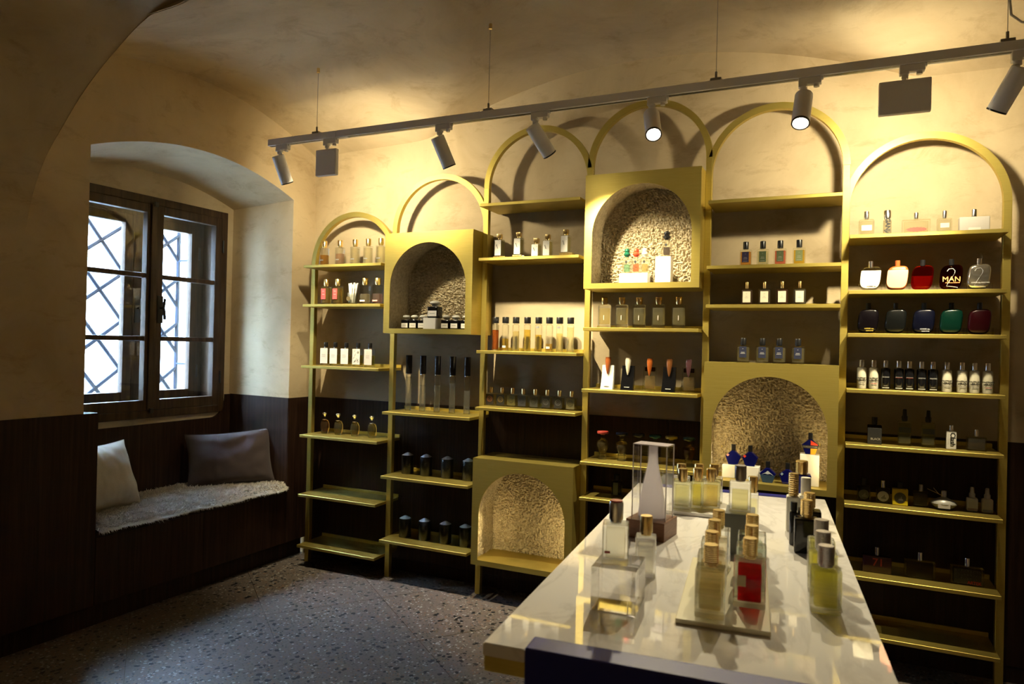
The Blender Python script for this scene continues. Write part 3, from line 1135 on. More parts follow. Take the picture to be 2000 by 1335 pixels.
        def back(u, v):
            # squarish map of the arch area
            z = zb + (zs_ + hw2 + 0.004 - zb) * v
            half = hw2 + 0.004 if z <= zs_ else math.sqrt(max((hw2 + 0.004) ** 2 - (z - zs_) ** 2, 0))
            x = half * u
            return (cx - ox + x, yb - 0.016 - fz(x, 0.3, z) * 1.3, z)
        quadgrid(bm, back, lin(-1, 1, nb), lin(0, 1, nb))
        ln = obj('wool_lining', bm, FLEECE, bx)
        if bay in (3, 5):
            for sgn in (-1, 1):       # warm light strips fixed behind the front frame
                bm = B()
                xa, xb = sorted((sgn * (hw + 0.002), sgn * (hw + 0.012)))
                box(bm, cx - ox + xa, cx - ox + xb, yf + 0.0045, yf + 0.006, zb + 0.05, zb + 0.25)
                pw = (1.0 if sgn > 0 else 0.55) if bay == 3 else (0.50 if sgn > 0 else 0.70)
                obj('light_strip', bm, emit('light_strip_%.2f' % pw, (1.0, 0.76, 0.34), 40.0 * pw), bx, smooth=False)
    return root

build_shelving()

# ------------------------------------------------------------------ track lights
TY = -0.6
TZ = 2.408          # underside of the track
def build_track():
    root = thing('lighting_track', 'long grey ceiling track hung on thin wires before the shelves', 'track', (2.0, TY, TZ))
    bm = B()
    box(bm, 0.215 - 2, 0.664 - 2, -0.018, 0.018, 0.0, 0.034, 0.0015, 1)
    obj('rail', bm, GREYPAINT, root, smooth=False)
    bm = B()
    box(bm, 0.667 - 2, 4.55 - 2, -0.018, 0.018, 0.0, 0.034, 0.0015, 1)
    obj('rail', bm, GREYPAINT, root, smooth=False)
    bm = B()
    box(bm, 0.60 - 2, 0.73 - 2, -0.014, 0.014, -0.002, 0.006)
    obj('joiner', bm, GREYPAINT, root, smooth=False)
    bm = B()
    box(bm, 0.218 - 2, 4.5 - 2, -0.007, 0.007, -0.0012, 0.004)
    obj('conductor_slot', bm, BLACK, root, smooth=False)
    for x in (0.53, 1.52, 2.53, 3.49):
        ztop = z_vault(x, TY) - TZ
        bm = B()
        tube(bm, [(x - 2, 0, 0.05), (x - 2, 0, ztop)], 0.0011, 6)
        w = obj('wire', bm, STEEL, root)
        bm = B()
        box(bm, x - 2 - 0.022, x - 2 + 0.022, -0.014, 0.014, 0.034, 0.046, 0.003)
        cyl(bm, 0.005, 0.046, 0.072, x - 2, 0, 10)
        obj('wire_clip', bm, STEEL, w)
        bm = B()
        cyl(bm, 0.008, ztop - 0.022, ztop + 0.004, x - 2, 0, 12)
        obj('ceiling_stud', bm, CAPGOLD, w)
    bm = B()
    c = [(3.49 - 2, 0.004, z_vault(3.49, TY) - TZ), (3.492 - 2, 0.004, 0.22), (3.50 - 2, 0.004, 0.13), (3.53 - 2, 0.004, 0.10), (3.60 - 2, 0.004, 0.085), (3.75 - 2, 0.002, 0.06), (3.85 - 2, 0, 0.036)]
    tube(bm, c, 0.0042, 8)
    obj('feed_cable', bm, WHITEPLASTIC, root)

build_track()

def adaptor(root, x):
    bm = B()
    box(bm, -0.018, 0.062, -0.014, 0.014, -0.026, 0.0, 0.002, 1)
    box(bm, -0.018, 0.012, -0.015, 0.015, -0.034, -0.020, 0.002, 1)
    cyl(bm, 0.010, -0.036, -0.020, 0.045, 0, 14)
    box(bm, 0.062, 0.068, -0.006, 0.006, -0.010, 0.002)
    obj('adaptor', bm, WHITEPLASTIC, root, smooth=False)

def spot(x, label, d, power, lit, cone=70, blend=0.9, ty=None):
    root = thing('track_spotlight', label, 'spotlight', (x, TY if ty is None else ty, TZ), 0, 'cylinder spotlights on the track' if ty is None else 'spotlights on the rear track')
    adaptor(root, x)
    d = Vector(d).normalized()
    bm = B()
    tube(bm, [(0, 0, -0.030), (0, 0, -0.088)], 0.0058, 10)
    cyl(bm, 0.013, -0.046, -0.034, 0, 0, 16)
    piv = Vector((0, 0, -0.082))
    obj('stem', bm, WHITEPLASTIC, root)
    L, r = 0.150, 0.0325
    q = d.to_track_quat('-Z', 'Y')
    R = Matrix.Translation(piv) @ q.to_matrix().to_4x4() @ Matrix.Translation((0, 0.0, 0.028))
    bm = B()
    lathe(bm, [(0.0, 0), (r - 0.003, 0), (r, -0.003), (r, -L + 0.005), (r - 0.0028, -L + 0.005), (r - 0.0028, -L + 0.016), (0, -L + 0.016)], 32)
    bmesh.ops.transform(bm, matrix=R, verts=bm.verts)
    body = obj('lamp_body', bm, GREYPAINT, root)
    bm = B()
    lathe(bm, [(r + 0.0004, -L + 0.006), (r + 0.0004, -L), (r - 0.005, -L), (r - 0.005, -L + 0.012), (r - 0.003, -L + 0.012)], 32, cap=False)
    bmesh.ops.transform(bm, matrix=R, verts=bm.verts)
    obj('rim', bm, BLACK, body)
    bm = B()
    lathe(bm, [(0, -L + 0.009), (r - 0.006, -L + 0.009), (r - 0.006, -L + 0.013), (0, -L + 0.013)], 32)
    bmesh.ops.transform(bm, matrix=R, verts=bm.verts)
    obj('lens', bm, LENS, body)
    ld = bpy.data.lights.new('spot_lamp', 'SPOT')
    ld.energy = power
    ld.color = WARM
    ld.spot_size = math.radians(cone)
    ld.spot_blend = blend
    ld.shadow_soft_size = 0.018
    lo = bpy.data.objects.new('spot_lamp', ld)
    COL.objects.link(lo)
    lo.parent = root
    lo.matrix_local = R @ Matrix.Translation((0, 0, -L - 0.004))
    return root

def flood(x, label, w, h, power, tilt, yaw=0.0):
    root = thing('track_floodlight', label, 'floodlight', (x, TY, TZ), 0, 'flat floodlights on the track')
    adaptor(root, x)
    bm = B()
    tube(bm, [(0, 0, -0.030), (0, 0, -0.058)], 0.006, 10)
    cyl(bm, 0.011, -0.046, -0.034, 0, 0, 16)
    obj('stem', bm, WHITEPLASTIC, root)
    R = Matrix.Translation((0, 0, -0.052)) @ Matrix.Rotation(yaw, 4, 'Z') @ Matrix.Rotation(tilt, 4, 'X')
    bm = B()
    box(bm, -w / 2, w / 2, -0.012, 0.014, -h, 0, 0.005, 2)
    bmesh.ops.transform(bm, matrix=R, verts=bm.verts)
    body = obj('housing', bm, GREYPAINT, root, smooth=False)
    bm = B()
    box(bm, -0.035, 0.03, -0.0145, -0.0125, -0.014, -0.004)
    bmesh.ops.transform(bm, matrix=R, verts=bm.verts)
    obj('bracket', bm, GREYPAINT, body, smooth=False)
    bm = B()
    box(bm, -w / 2 + 0.008, w / 2 - 0.008, 0.0143, 0.0155, -h + 0.008, -0.008)
    bmesh.ops.transform(bm, matrix=R, verts=bm.verts)
    obj('diffuser', bm, LENS, body, smooth=False)
    ld = bpy.data.lights.new('flood_lamp', 'AREA')
    ld.shape = 'RECTANGLE'
    ld.size = w * 0.55
    ld.size_y = h * 0.4
    ld.energy = power
    ld.color = WARM
    ld.spread = math.radians(168)
    lo = bpy.data.objects.new('flood_lamp', ld)
    COL.objects.link(lo)
    lo.parent = root
    lo.matrix_local = R @ Matrix.Translation((0, 0.020, -h / 2)) @ Matrix.Rotation(PI / 2 - 0.30, 4, 'X')

spot(0.285, 'cylinder spotlight at the window end of the track', (0.08, 0.60, -1.2), P_SPOT * 0.8, False)
flood(0.600, 'flat square floodlight between the first two cylinder spotlights', 0.128, 0.135, P_FLOOD * 1.05, 0.0)
spot(1.265, 'tilted cylinder spotlight above the second arched bay', (0.36, 0.60, -1.30), P_SPOT * 1.3, False)
spot(1.755, 'tilted cylinder spotlight above the third arched bay', (0.36, 0.60, -0.74), P_SPOT * 1.2, False)
spot(2.275, 'glowing cylinder spotlight before the tallest arch, facing the table', (0.42, -1.15, -1.45), P_TABLE, True, 62)
spot(2.852, 'glowing cylinder spotlight before the fifth arch, facing the table', (-0.08, -0.85, -1.45), P_TABLE * 0.8, True, 62)
flood(3.187, 'flat wide floodlight hanging above the rightmost bay', 0.165, 0.120, P_FLOOD * 0.95, 0.0)
spot(3.520, 'cylinder spotlight cut by the right edge, tilted left', (-0.62, 0.60, -1.25), P_SPOT * 1.3, False)

# second track over the table's near end, outside the picture
def build_rear_track():
    root = thing('lighting_track', 'grey ceiling track over the near end of the marble table', 'track', (2.3, -2.85, TZ))
    bm = B()
    box(bm, -1.9, 1.9, -0.018, 0.018, 0.0, 0.034, 0.0015, 1)
    obj('rail', bm, GREYPAINT, root, smooth=False)
    for x in (-1.5, 0.0, 1.5):
        bm = B()
        tube(bm, [(x, 0, 0.03), (x, 0, 0.30)], 0.0011, 6)
        obj('wire', bm, STEEL, root)

build_rear_track()
spot(1.60, 'rear track spotlight turned to the left of the rear wall', (0.1, -1.5, -1.2), P_SPOT * 0.75, True, 75, 0.9, -2.85)
spot(3.00, 'rear track spotlight turned to the right of the rear wall', (0.1, -1.5, -1.2), P_SPOT * 0.75, True, 75, 0.9, -2.85)

# ------------------------------------------------------------------ bottles
ORD = ['first', 'second', 'third', 'fourth', 'fifth', 'sixth', 'seventh', 'eighth', 'ninth', 'tenth', 'eleventh']

def rbox_bm(w, d, z0, z1, bev):
    bm = B()
    return box(bm, -w / 2, w / 2, -d / 2, d / 2, z0, z1, min(bev, w * 0.3, d * 0.3), 3)

def bottle(label, pos, w, d, h, cap, capmat, liq=None, level=0.6, tintc=None, lab=None, labmat=None, group=None, rz=0.0,
           name='perfume_bottle', round_=False, collar=CAPGOLD, neck=0.006, bev=None, opaque=None, print_=None, captop=None, base=0.10, table=False):
    """cap = (width, height, 'round'|'square'|'taper')"""
    cw, ch, cs = cap
    root = thing(name, label, 'bottle', pos, rz, group)
    hb = h - ch - neck
    bev = bev if bev is not None else 0.0035
    gm = opaque or (tint(tintc) if tintc else (TGLASS if table else GLASS))
    if round_:
        bm = B()
        r = w / 2
        lathe(bm, [(r * 0.94, 0), (r, 0.003), (r, hb - r * 0.35), (r * 0.92, hb - r * 0.12), (r * 0.6, hb), (cw * 0.32, hb), (cw * 0.32, hb + neck)], 28)
    else:
        bm = rbox_bm(w, d, 0, hb, bev)
        cyl(bm, cw * 0.34, hb - 0.001, hb + neck, 0, 0, 16)
    obj('glass_body', bm, gm, root)
    if liq is not None and opaque is None:
        k = 0.84
        if round_:
            bm = B()
            lathe(bm, [(w / 2 * k - 0.002, hb * base * 0.6), (w / 2 * k, hb * base * 0.6 + 0.002), (w / 2 * k, hb * level)], 24)
        else:
            kk, kd = (0.72, 0.62) if table else (k, 0.74)
            bm = rbox_bm(w * kk, d * kd, hb * base, hb * level, bev * 0.6)
        obj('liquid', bm, liquid(liq, table), root)
    if collar is not None and neck > 0.003:
        bm = B()
        cyl(bm, cw * 0.42, hb + neck * 0.15, hb + neck, 0, 0, 18)
        obj('collar', bm, collar, root)
    bm = B()
    z0, z1 = hb + neck, h
    if cs == 'square':
        box(bm, -cw / 2, cw / 2, -cw / 2, cw / 2, z0, z1, 0.0014)
    elif cs == 'taper':
        lathe(bm, [(cw * 0.5, z0), (cw * 0.5, z0 + ch * 0.35), (cw * 0.36, z0 + ch * 0.45), (cw * 0.30, z1 - 0.002), (cw * 0.24, z1)], 20)
    elif cs == 'ribbed':
        pr = [(cw * 0.47, z0)]
        nn = 9
        for k in range(nn):
            za = z0 + (ch * 0.92) * k / nn
            pr += [(cw * 0.5, za + ch * 0.015), (cw * 0.5, za + ch * 0.07), (cw * 0.478, za + ch * 0.09)]
        pr += [(cw * 0.5, z1 - ch * 0.05), (cw * 0.46, z1)]
        lathe(bm, pr, 28)
    else:
        lathe(bm, [(cw * 0.5, z0), (cw * 0.5, z1 - 0.0015), (cw * 0.47, z1)], 24)
    cp = obj('cap', bm, capmat, root)
    if captop is not None:
        bm = B()
        cyl(bm, cw * 0.44, z1, z1 + 0.0025, 0, 0, 24, 0.0006)
        obj('cap_top', bm, captop, cp)
    if lab is not None:
        lw, z0l, z1l, xo = lab
        bm = B()
        if round_:
            n = 12
            half = lw / 2
            ring = []
            r = w / 2 + 0.0006
            for k in range(n + 1):
                a = -PI / 2 + (k / n - 0.5) * 2 * min(half / r, PI * 0.9)
                ring.append((r * math.cos(a), r * math.sin(a)))
            lo = [bm.verts.new((x, y, hb * z0l)) for x, y in ring]
            hi = [bm.verts.new((x, y, hb * z1l)) for x, y in ring]
            lo2 = [bm.verts.new((x * 0.985, y * 0.985, hb * z0l)) for x, y in ring]
            hi2 = [bm.verts.new((x * 0.985, y * 0.985, hb * z1l)) for x, y in ring]
            for k in range(n):
                bm.faces.new((lo[k], lo[k + 1], hi[k + 1], hi[k]))
                bm.faces.new((lo2[k + 1], lo2[k], hi2[k], hi2[k + 1]))
                bm.faces.new((hi[k], hi[k + 1], hi2[k + 1], hi2[k]))
                bm.faces.new((lo[k + 1], lo[k], lo2[k], lo2[k + 1]))
        else:
            box(bm, xo - lw / 2, xo + lw / 2, -d / 2 - 0.0009, -d / 2 - 0.0001, hb * z0l, hb * z1l, 0.0003, 1)
        lb = obj('label', bm, labmat or PAPER, root, smooth=False)
        if print_:
            for body, size, mat, dx, zf, spin in print_:
                if body == '':                      # line of print too small to read
                    bm = B()
                    box(bm, xo + dx - size, xo + dx + size, -d / 2 - 0.0014, -d / 2 - 0.0009, hb * zf, hb * zf + 0.0013)
                    obj('print_line', bm, mat, lb, smooth=False)
                    continue
                lettering(lb, body, size, mat, xo + dx, -d / 2 - 0.0012, hb * zf, spin, 0.0, 'lettering')
    elif print_:
        for body, size, mat, dx, zf, spin in print_:
            lettering(root, body, size, mat, dx, -d / 2 - 0.0006, hb * zf, spin, 0.0, 'lettering')
    return root

def block(label, x, y, z, w, d, h, mat=WHITE, cat='display block', rz=0.0, name='display_block'):
    bm = B()
    box(bm, -w / 2, w / 2, -d / 2, d / 2, 0, h, 0.0015)
    o = obj(name, bm, mat, None, smooth=False, loc=(x, y, z), rot=(0, 0, rz))
    return tag(o, label, cat)

# ---- bay 1 (next to the window)
def bay1():
    z = SHZ[1][0]
    g = 'gold capped bottles on the top window-end shelf'
    cols = [(0.80, 0.47, 0.12), (0.85, 0.62, 0.48), (0.93, 0.86, 0.62), (0.93, 0.88, 0.66), (0.93, 0.88, 0.60)]
    lv = [0.62, 0.66, 0.92, 0.92, 0.95]
    nm = ['clear amber filled', 'clear blush filled', 'colourless', 'almost colourless', 'straw yellow']
    for i, x in enumerate((0.116, 0.235, 0.348, 0.444, 0.535)):
        bottle('%s bottle, gold cap, %s from window on top shelf, first bay' % (nm[i], ORD[i]), (x, -0.02, z), 0.050, 0.036, 0.155, (0.032, 0.036, 'round'), CAPGOLD, cols[i], lv[i], group=g,
               lab=(0.026, 0.30, 0.36, -0.006), labmat=GREYINK, neck=0.008)
    z = SHZ[1][1]
    g = 'gold capped bottles on the second window-end shelf'
    red = col_mat('label', (0.78, 0.07, 0.055), 0.5)
    for i, x in enumerate((0.139, 0.227)):
        bottle('amber bottle with red label and gold cap, %s from window, second shelf' % ORD[i], (x, -0.02, z), 0.052, 0.040, 0.156, (0.034, 0.036, 'round'), CAPGOLD, (0.86, 0.60, 0.16), 0.92, group=g,
               lab=(0.034, 0.30, 0.86, -0.008), labmat=red, neck=0.006, print_=[('', 0.007, PAPER, 0, 0.72, 0), ('', 0.009, PAPER, 0, 0.55, 0)])
    for i, x in enumerate((0.429, 0.520)):
        c = ((0.93, 0.80, 0.55), (0.90, 0.62, 0.55))[i]
        lm = (PAPER, col_mat('label', (0.78, 0.35, 0.32), 0.5))[i]
        bottle('clear gold capped bottle with %s base band, second shelf of first bay' % ('white', 'pink')[i], (x, -0.02, z), 0.053, 0.042, 0.158, (0.036, 0.036, 'round'), CAPGOLD, c, 0.56, group=g,
               lab=(0.036, 0.16, 0.24, -0.005), labmat=lm, neck=0.006)
    # glass of scent blotters
    t = thing('blotter_glass', 'small glass holding white paper scent strips, second shelf', 'tester glass', (0.338, -0.02, z))
    bm = B()
    lathe(bm, [(0.026, 0.0), (0.028, 0.003), (0.031, 0.072), (0.0285, 0.072), (0.0255, 0.008), (0.0, 0.008)], 28)
    obj('tumbler', bm, GLASS, t)
    bm = B()
    cyl(bm, 0.014, -0.0006, 0.0006, 0, 0, 24)
    bmesh.ops.transform(bm, matrix=Matrix.Translation((-0.008, -0.0315, 0.036)) @ Matrix.Rotation(PI / 2, 4, 'X'), verts=bm.verts)
    obj('emblem', bm, col_mat('ink', (0.10, 0.075, 0.03), 0.5), t)
    rnd = random.Random(1)
    for k in range(8):
        a = 2 * PI * k / 8
        bm = B()
        p0 = Vector((0.010 * math.cos(a), 0.010 * math.sin(a), 0.012))
        p1 = Vector((0.027 * math.cos(a) + 0.004, 0.022 * math.sin(a), 0.122 + 0.012 * rnd.random()))
        tube(bm, [p0, p1], 0.0058, 10)
        obj('scent_strip', bm, PAPER, t)
    # third shelf: white labelled bottles
    z = SHZ[1][2]
    lm = [PAPER, PAPER, PAPER, PAPER, col_mat('label', (0.74, 0.66, 0.60), 0.6)]
    for i, x in enumerate((0.105, 0.178, 0.262, 0.350, 0.437)):
        desc = 'patterned white label' if i == 3 else ('pinkish label' if i == 4 else 'white label')
        b = bottle('black capped bottle with %s, %s from window on third shelf, first bay' % (desc, ORD[i]), (x, 0.03, z), 0.058, 0.036, 0.145, (0.024, 0.030, 'round'), BLACK, (0.86, 0.72, 0.20), 0.64, group='white labelled bottles on the third window-end shelf',
                   lab=(0.056, 0.12, 0.985, -0.0005), labmat=lm[i], neck=0.006, collar=CAPSILVER)
        if i == 3:
            rnd = random.Random(4)
            for k in range(13):
                bm = B()
                x0, z0 = -0.024 + rnd.random() * 0.040, 0.018 + rnd.random() * 0.078
                tube(bm, [(x0, -0.0195, z0), (x0 + 0.005, -0.0195, z0 + 0.004), (x0 + 0.008, -0.0195, z0 + 0.012)], 0.0009, 5)
                obj('brush_mark', bm, INK, b)
        else:
            for k in range(3):
                bm = B()
                box(bm, -0.016, 0.010, -0.0195, -0.0189, 0.068 - k * 0.007, 0.0695 - k * 0.007)
                obj('print_line', bm, GREYINK, b, smooth=False)
    # fourth shelf: handled teardrop flacons
    z = SHZ[1][3]
    amber = [(0.72, 0.34, 0.10), (0.86, 0.66, 0.22), (0.87, 0.70, 0.26), (0.84, 0.66, 0.20)]
    nm = ['brown amber', 'golden', 'pale golden', 'honey']
    for i, x in enumerate((0.118, 0.222, 0.346, 0.472)):
        t = thing('glass_flacon', 'rounded %s flacon with side handle and domed stopper, %s from window' % (nm[i], ORD[i]), 'bottle', (x, 0.02, z), 0.15, 'handled flacons on the fourth window-end shelf')
        bm = B()
        lathe(bm, [(0.019, 0), (0.022, 0.004), (0.028, 0.040), (0.027, 0.062), (0.022, 0.080), (0.014, 0.086), (0.008, 0.089), (0.008, 0.104)], 28, sy=0.75)
        obj('glass_body', bm, GLASS, t)
        bm = B()
        lathe(bm, [(0.016, 0.012), (0.0235, 0.040), (0.0225, 0.058), (0.019, 0.072)], 24, sy=0.66)
        obj('liquid', bm, liquid(amber[i]), t)
        bm = B()
        tube(bm, [(0.017, 0, 0.084), (0.023, 0, 0.080), (0.031, 0, 0.062), (0.031, 0, 0.038), (0.025, 0, 0.014), (0.021, 0, 0.006)], 0.0032, 8)
        obj('handle', bm, CAPGOLD, t)
        bm = B()
        cyl(bm, 0.016, 0.0865, 0.0895, 0, 0, 24, 0.0008)
        obj('shoulder_ring', bm, CAPSILVER, t)
        bm = B()
        lathe(bm, [(0.007, 0.104), (0.008, 0.112), (0.015, 0.120), (0.016, 0.125), (0.010, 0.131), (0.0, 0.132)], 24)
        obj('stopper', bm, CAPSILVER, t)

bay1()

def bay2():
    fz = BOXES[2] + 0.027
    block('small white block under the tallest jar in the upper left niche', 0.915, -0.045, fz, 0.080, 0.070, 0.062)

    def jar(label, x, y, z, w, h):
        t = thing('perfume_jar', label, 'jar', (x, y, z), 0, 'dark jars in the upper left niche')
        bm = rbox_bm(w, w * 0.9, 0, h * 0.66, 0.006)
        obj('glass_body', bm, BLACKGLASS, t)
        bm = B()
        lathe(bm, [(w * 0.24, h * 0.66), (w * 0.24, h * 0.74), (w * 0.36, h * 0.78), (w * 0.44, h * 0.86), (w * 0.40, h * 0.95), (w * 0.20, h)], 24)
        obj('stopper', bm, FROST, t)
        bm = B()
        box(bm, -w * 0.42, w * 0.42, -w * 0.45 - 0.0009, -w * 0.45, h * 0.10, h * 0.42)
        obj('label', bm, PAPER, t, smooth=False)
        bm = B()
        box(bm, -w * 0.25, w * 0.25, -w * 0.45 - 0.0013, -w * 0.45 - 0.0009, h * 0.25, h * 0.28)
        obj('print_line', bm, GREYINK, t, smooth=False)
    for i, x in enumerate((0.725, 0.788, 0.846, 0.998, 1.058, 1.118)):
        jar('small dark jar with frosted stopper, %s from left on the upper left niche floor' % ORD[i], x, -0.03 + (0.012 if i in (0, 5) else 0), fz, 0.050, 0.080)
    jar('larger dark jar raised on the white block in the niche', 0.930, -0.045, fz + 0.0622, 0.066, 0.098)
    # tall tubes
    z = SHZ[2][0]
    lv = [0.93, 0.72, 0.72, 0.80, 0.62]
    for i, x in enumerate((0.708, 0.805, 0.903, 1.003, 1.098)):
        bottle('very tall slim clear bottle with long black cap, %s from left, second bay' % ORD[i], (x, 0.045, z), 0.036, 0.036, 0.325, (0.037, 0.108, 'round'), BLACK, (0.95, 0.94, 0.86), lv[i],
               group='tall tubes on the second bay shelf', round_=True, neck=0.004, collar=CAPSILVER, base=0.05)
    # candles
    for r, (z, y) in enumerate(((SHZ[2][1], 0.040), (SHZ[2][2], 0.020))):
        xs = ((0.718, 0.845, 0.985, 1.122), (0.724, 0.856, 0.994, 1.122))[r]
        for i, x in enumerate(xs):
            t = thing('black_candle', 'black candle with pale conical top, %s from left, %s shelf of second bay' % (ORD[i], ('middle', 'lowest')[r]), 'candle', (x, y, z), 0, 'black candles in the second bay')
            bm = B()
            lathe(bm, [(0.034, 0), (0.0355, 0.002), (0.0355, 0.106), (0.034, 0.108), (0.032, 0.108)], 36)
            obj('candle_body', bm, BLACK, t)
            bm = B()
            lathe(bm, [(0.033, 0.1075), (0.022, 0.114), (0.008, 0.122), (0.0, 0.124)], 36)
            obj('conical_top', bm, CONE, t)

FROST = simple('frosted_glass', (0.62, 0.62, 0.58), 0.35)
CONE = simple('pale_blue_grey_wax', (0.80, 0.82, 0.88), 0.4)
bay2()

def bay3():
    z = SHZ[3][1]
    spec = [(1.333, 0.122, 0.008), (1.446, 0.122, 0.012), (1.548, 0.098, 0), (1.612, 0.115, 0), (1.712, 0.122, 0.014)]
    plate = simple('gold_leaf_plate', (0.70, 0.50, 0.18), 0.3, 1.0)
    for i, (x, h, up) in enumerate(spec):
        if up:
            t = thing('gold_plinth', 'thin gold slab under the %s white labelled bottle, third bay' % ORD[i], 'display block', (x + 0.008, -0.06, z), 0, 'gold slabs on the third bay shelf')
            n = 4
            for k in range(n):
                bm = B()
                box(bm, -0.036 + k * 0.018, -0.019 + k * 0.018, -0.022, 0.022, 0, up if i != 1 or k < 3 else up * 0.6, 0.001)
                obj('ingot', bm, plate, t, smooth=False)
        b = bottle('bottle with white label and faceted gold cap, %s from left on third bay' % ORD[i], (x, -0.06, z + up), 0.047, 0.034, h, (0.024, 0.023, 'square'), CAPGOLD, (0.93, 0.86, 0.50), 0.9,
                   group='white labelled bottles on the third bay upper shelf', lab=(0.036, 0.06, 0.96, -0.003), labmat=PAPER, neck=0.007)
        bm = B()
        hb = h - 0.03
        tube(bm, [(-0.010, -0.0188, hb * 0.68), (-0.003, -0.0188, hb * 0.46)], 0.0011, 5)
        tube(bm, [(-0.012, -0.0188, hb * 0.66), (-0.008, -0.0188, hb * 0.70)], 0.0008, 5)
        cyl(bm, 0.0015, hb * 0.75, hb * 0.77, 0.008, -0.0182, 8)
        obj('monogram', bm, INK, b)
    z = SHZ[3][2]
    cols = [(0.70, 0.22, 0.05), (0.90, 0.66, 0.14), (0.95, 0.86, 0.52), (0.93, 0.74, 0.18), (0.93, 0.74, 0.20), (0.92, 0.68, 0.24), (0.94, 0.86, 0.50), (0.95, 0.90, 0.66)]
    lv = [0.78, 0.46, 0.74, 0.80, 0.62, 0.30, 0.68, 0.90]
    nm = ['orange brown', 'low amber', 'pale straw', 'deep yellow', 'golden', 'nearly spent amber', 'light yellow', 'almost clear']
    for i, x in enumerate((1.274, 1.335, 1.398, 1.466, 1.532, 1.594, 1.653, 1.714)):
        bottle('slim cylinder bottle, black cap, %s juice, %s from left, third bay' % (nm[i], ORD[i]), (x, 0.035, z), 0.039, 0.039, 0.186, (0.037, 0.034, 'round'), BLACK, cols[i], lv[i], group='slim cylinder testers on the third bay',
               round_=True, neck=0.005, collar=None, base=0.09, lab=(0.022, 0.12, 0.20, 0) if i in (1, 5) else ((0.020, 0.86, 0.93, 0) if i in (4, 6) else None), labmat=PAPER if i in (1, 5) else GREYINK)
    z = SHZ[3][3]
    lc = [(0.02, 0.016, 0.014), (0.016, 0.015, 0.012), (0.10, 0.085, 0.02), (0.03, 0.032, 0.04), (0.05, 0.05, 0.042), (0.018, 0.018, 0.020), (0.012, 0.012, 0.014), (0.12, 0.105, 0.05)]
    rc = [(0.22, 0.08, 0.02), (0.20, 0.13, 0.03), (0.03, 0.03, 0.012), (0.01, 0.01, 0.013), (0.015, 0.015, 0.015), (0.10, 0.10, 0.10), (0.10, 0.10, 0.11), (0.035, 0.035, 0.02)]
    nm = ['black', 'near black', 'olive', 'slate', 'smoky', 'charcoal', 'jet', 'khaki']
    for i, x in enumerate((1.258, 1.324, 1.388, 1.452, 1.522, 1.592, 1.661, 1.730)):
        b = bottle('squat square bottle with %s ring label and gold cap, %s in eight' % (nm[i], ORD[i]), (x, 0.035, z), 0.058, 0.030, 0.102, (0.022, 0.028, 'round'), CAPGOLD, (0.90, 0.76, 0.30), 0.90, group='squat ring labelled bottles on the third bay',
                   lab=(0.046, 0.10, 0.90, -0.003), labmat=col_mat('label', lc[i], 0.5), neck=0.004)
        bm = B()
        lathe(bm, [(0.016, 0), (0.016, 0.0008), (0.0125, 0.0008), (0.0125, 0)], 28, cap=False)
        lathe(bm, [(0.008, 0), (0.008, 0.0008), (0.006, 0.0008), (0.006, 0)], 20, cap=False)
        bmesh.ops.transform(bm, matrix=Matrix.Translation((-0.003, -0.0160, 0.038)) @ Matrix.Rotation(PI / 2, 4, 'X'), verts=bm.verts)
        obj('ring_print', bm, col_mat('ink', rc[i], 0.5), b)

bay3()

def knob_bottle(label, x, y, z, h, w, capmat, liqc, group):
    t = thing('perfume_bottle', label, 'bottle', (x, y, z), 0, group)
    hb = h * 0.60
    bm = rbox_bm(w, w * 0.8, 0, hb, 0.004)
    cyl(bm, w * 0.2, hb - 0.001, hb + 0.012, 0, 0, 16)
    obj('glass_body', bm, GLASS, t)
    bm = rbox_bm(w * 0.62, w * 0.5, hb * 0.14, hb * 0.62, 0.002)
    obj('liquid', bm, liquid(liqc), t)
    bm = B()
    z0 = hb + 0.008
    r = w * 0.42
    lathe(bm, [(r * 0.55, z0), (r * 0.6, z0 + 0.004), (r * 0.98, z0 + 0.010), (r, z0 + 0.015), (r * 0.75, z0 + 0.021), (r * 0.62, z0 + 0.024), (r * 0.78, z0 + 0.029), (r * 0.74, z0 + 0.036), (r * 0.4, h)], 28)
    obj('knob_cap', bm, capmat, t)
    bm = B()
    o = [(0, -0.009), (0.007, 0), (0, 0.009), (-0.007, 0)]
    prism(bm, o, -w * 0.4 - 0.0012, -w * 0.4 - 0.0002)
    for v in bm.verts:
        v.co.z += hb * 0.76
    obj('diamond_label', bm, INK, t, smooth=False)
    return t

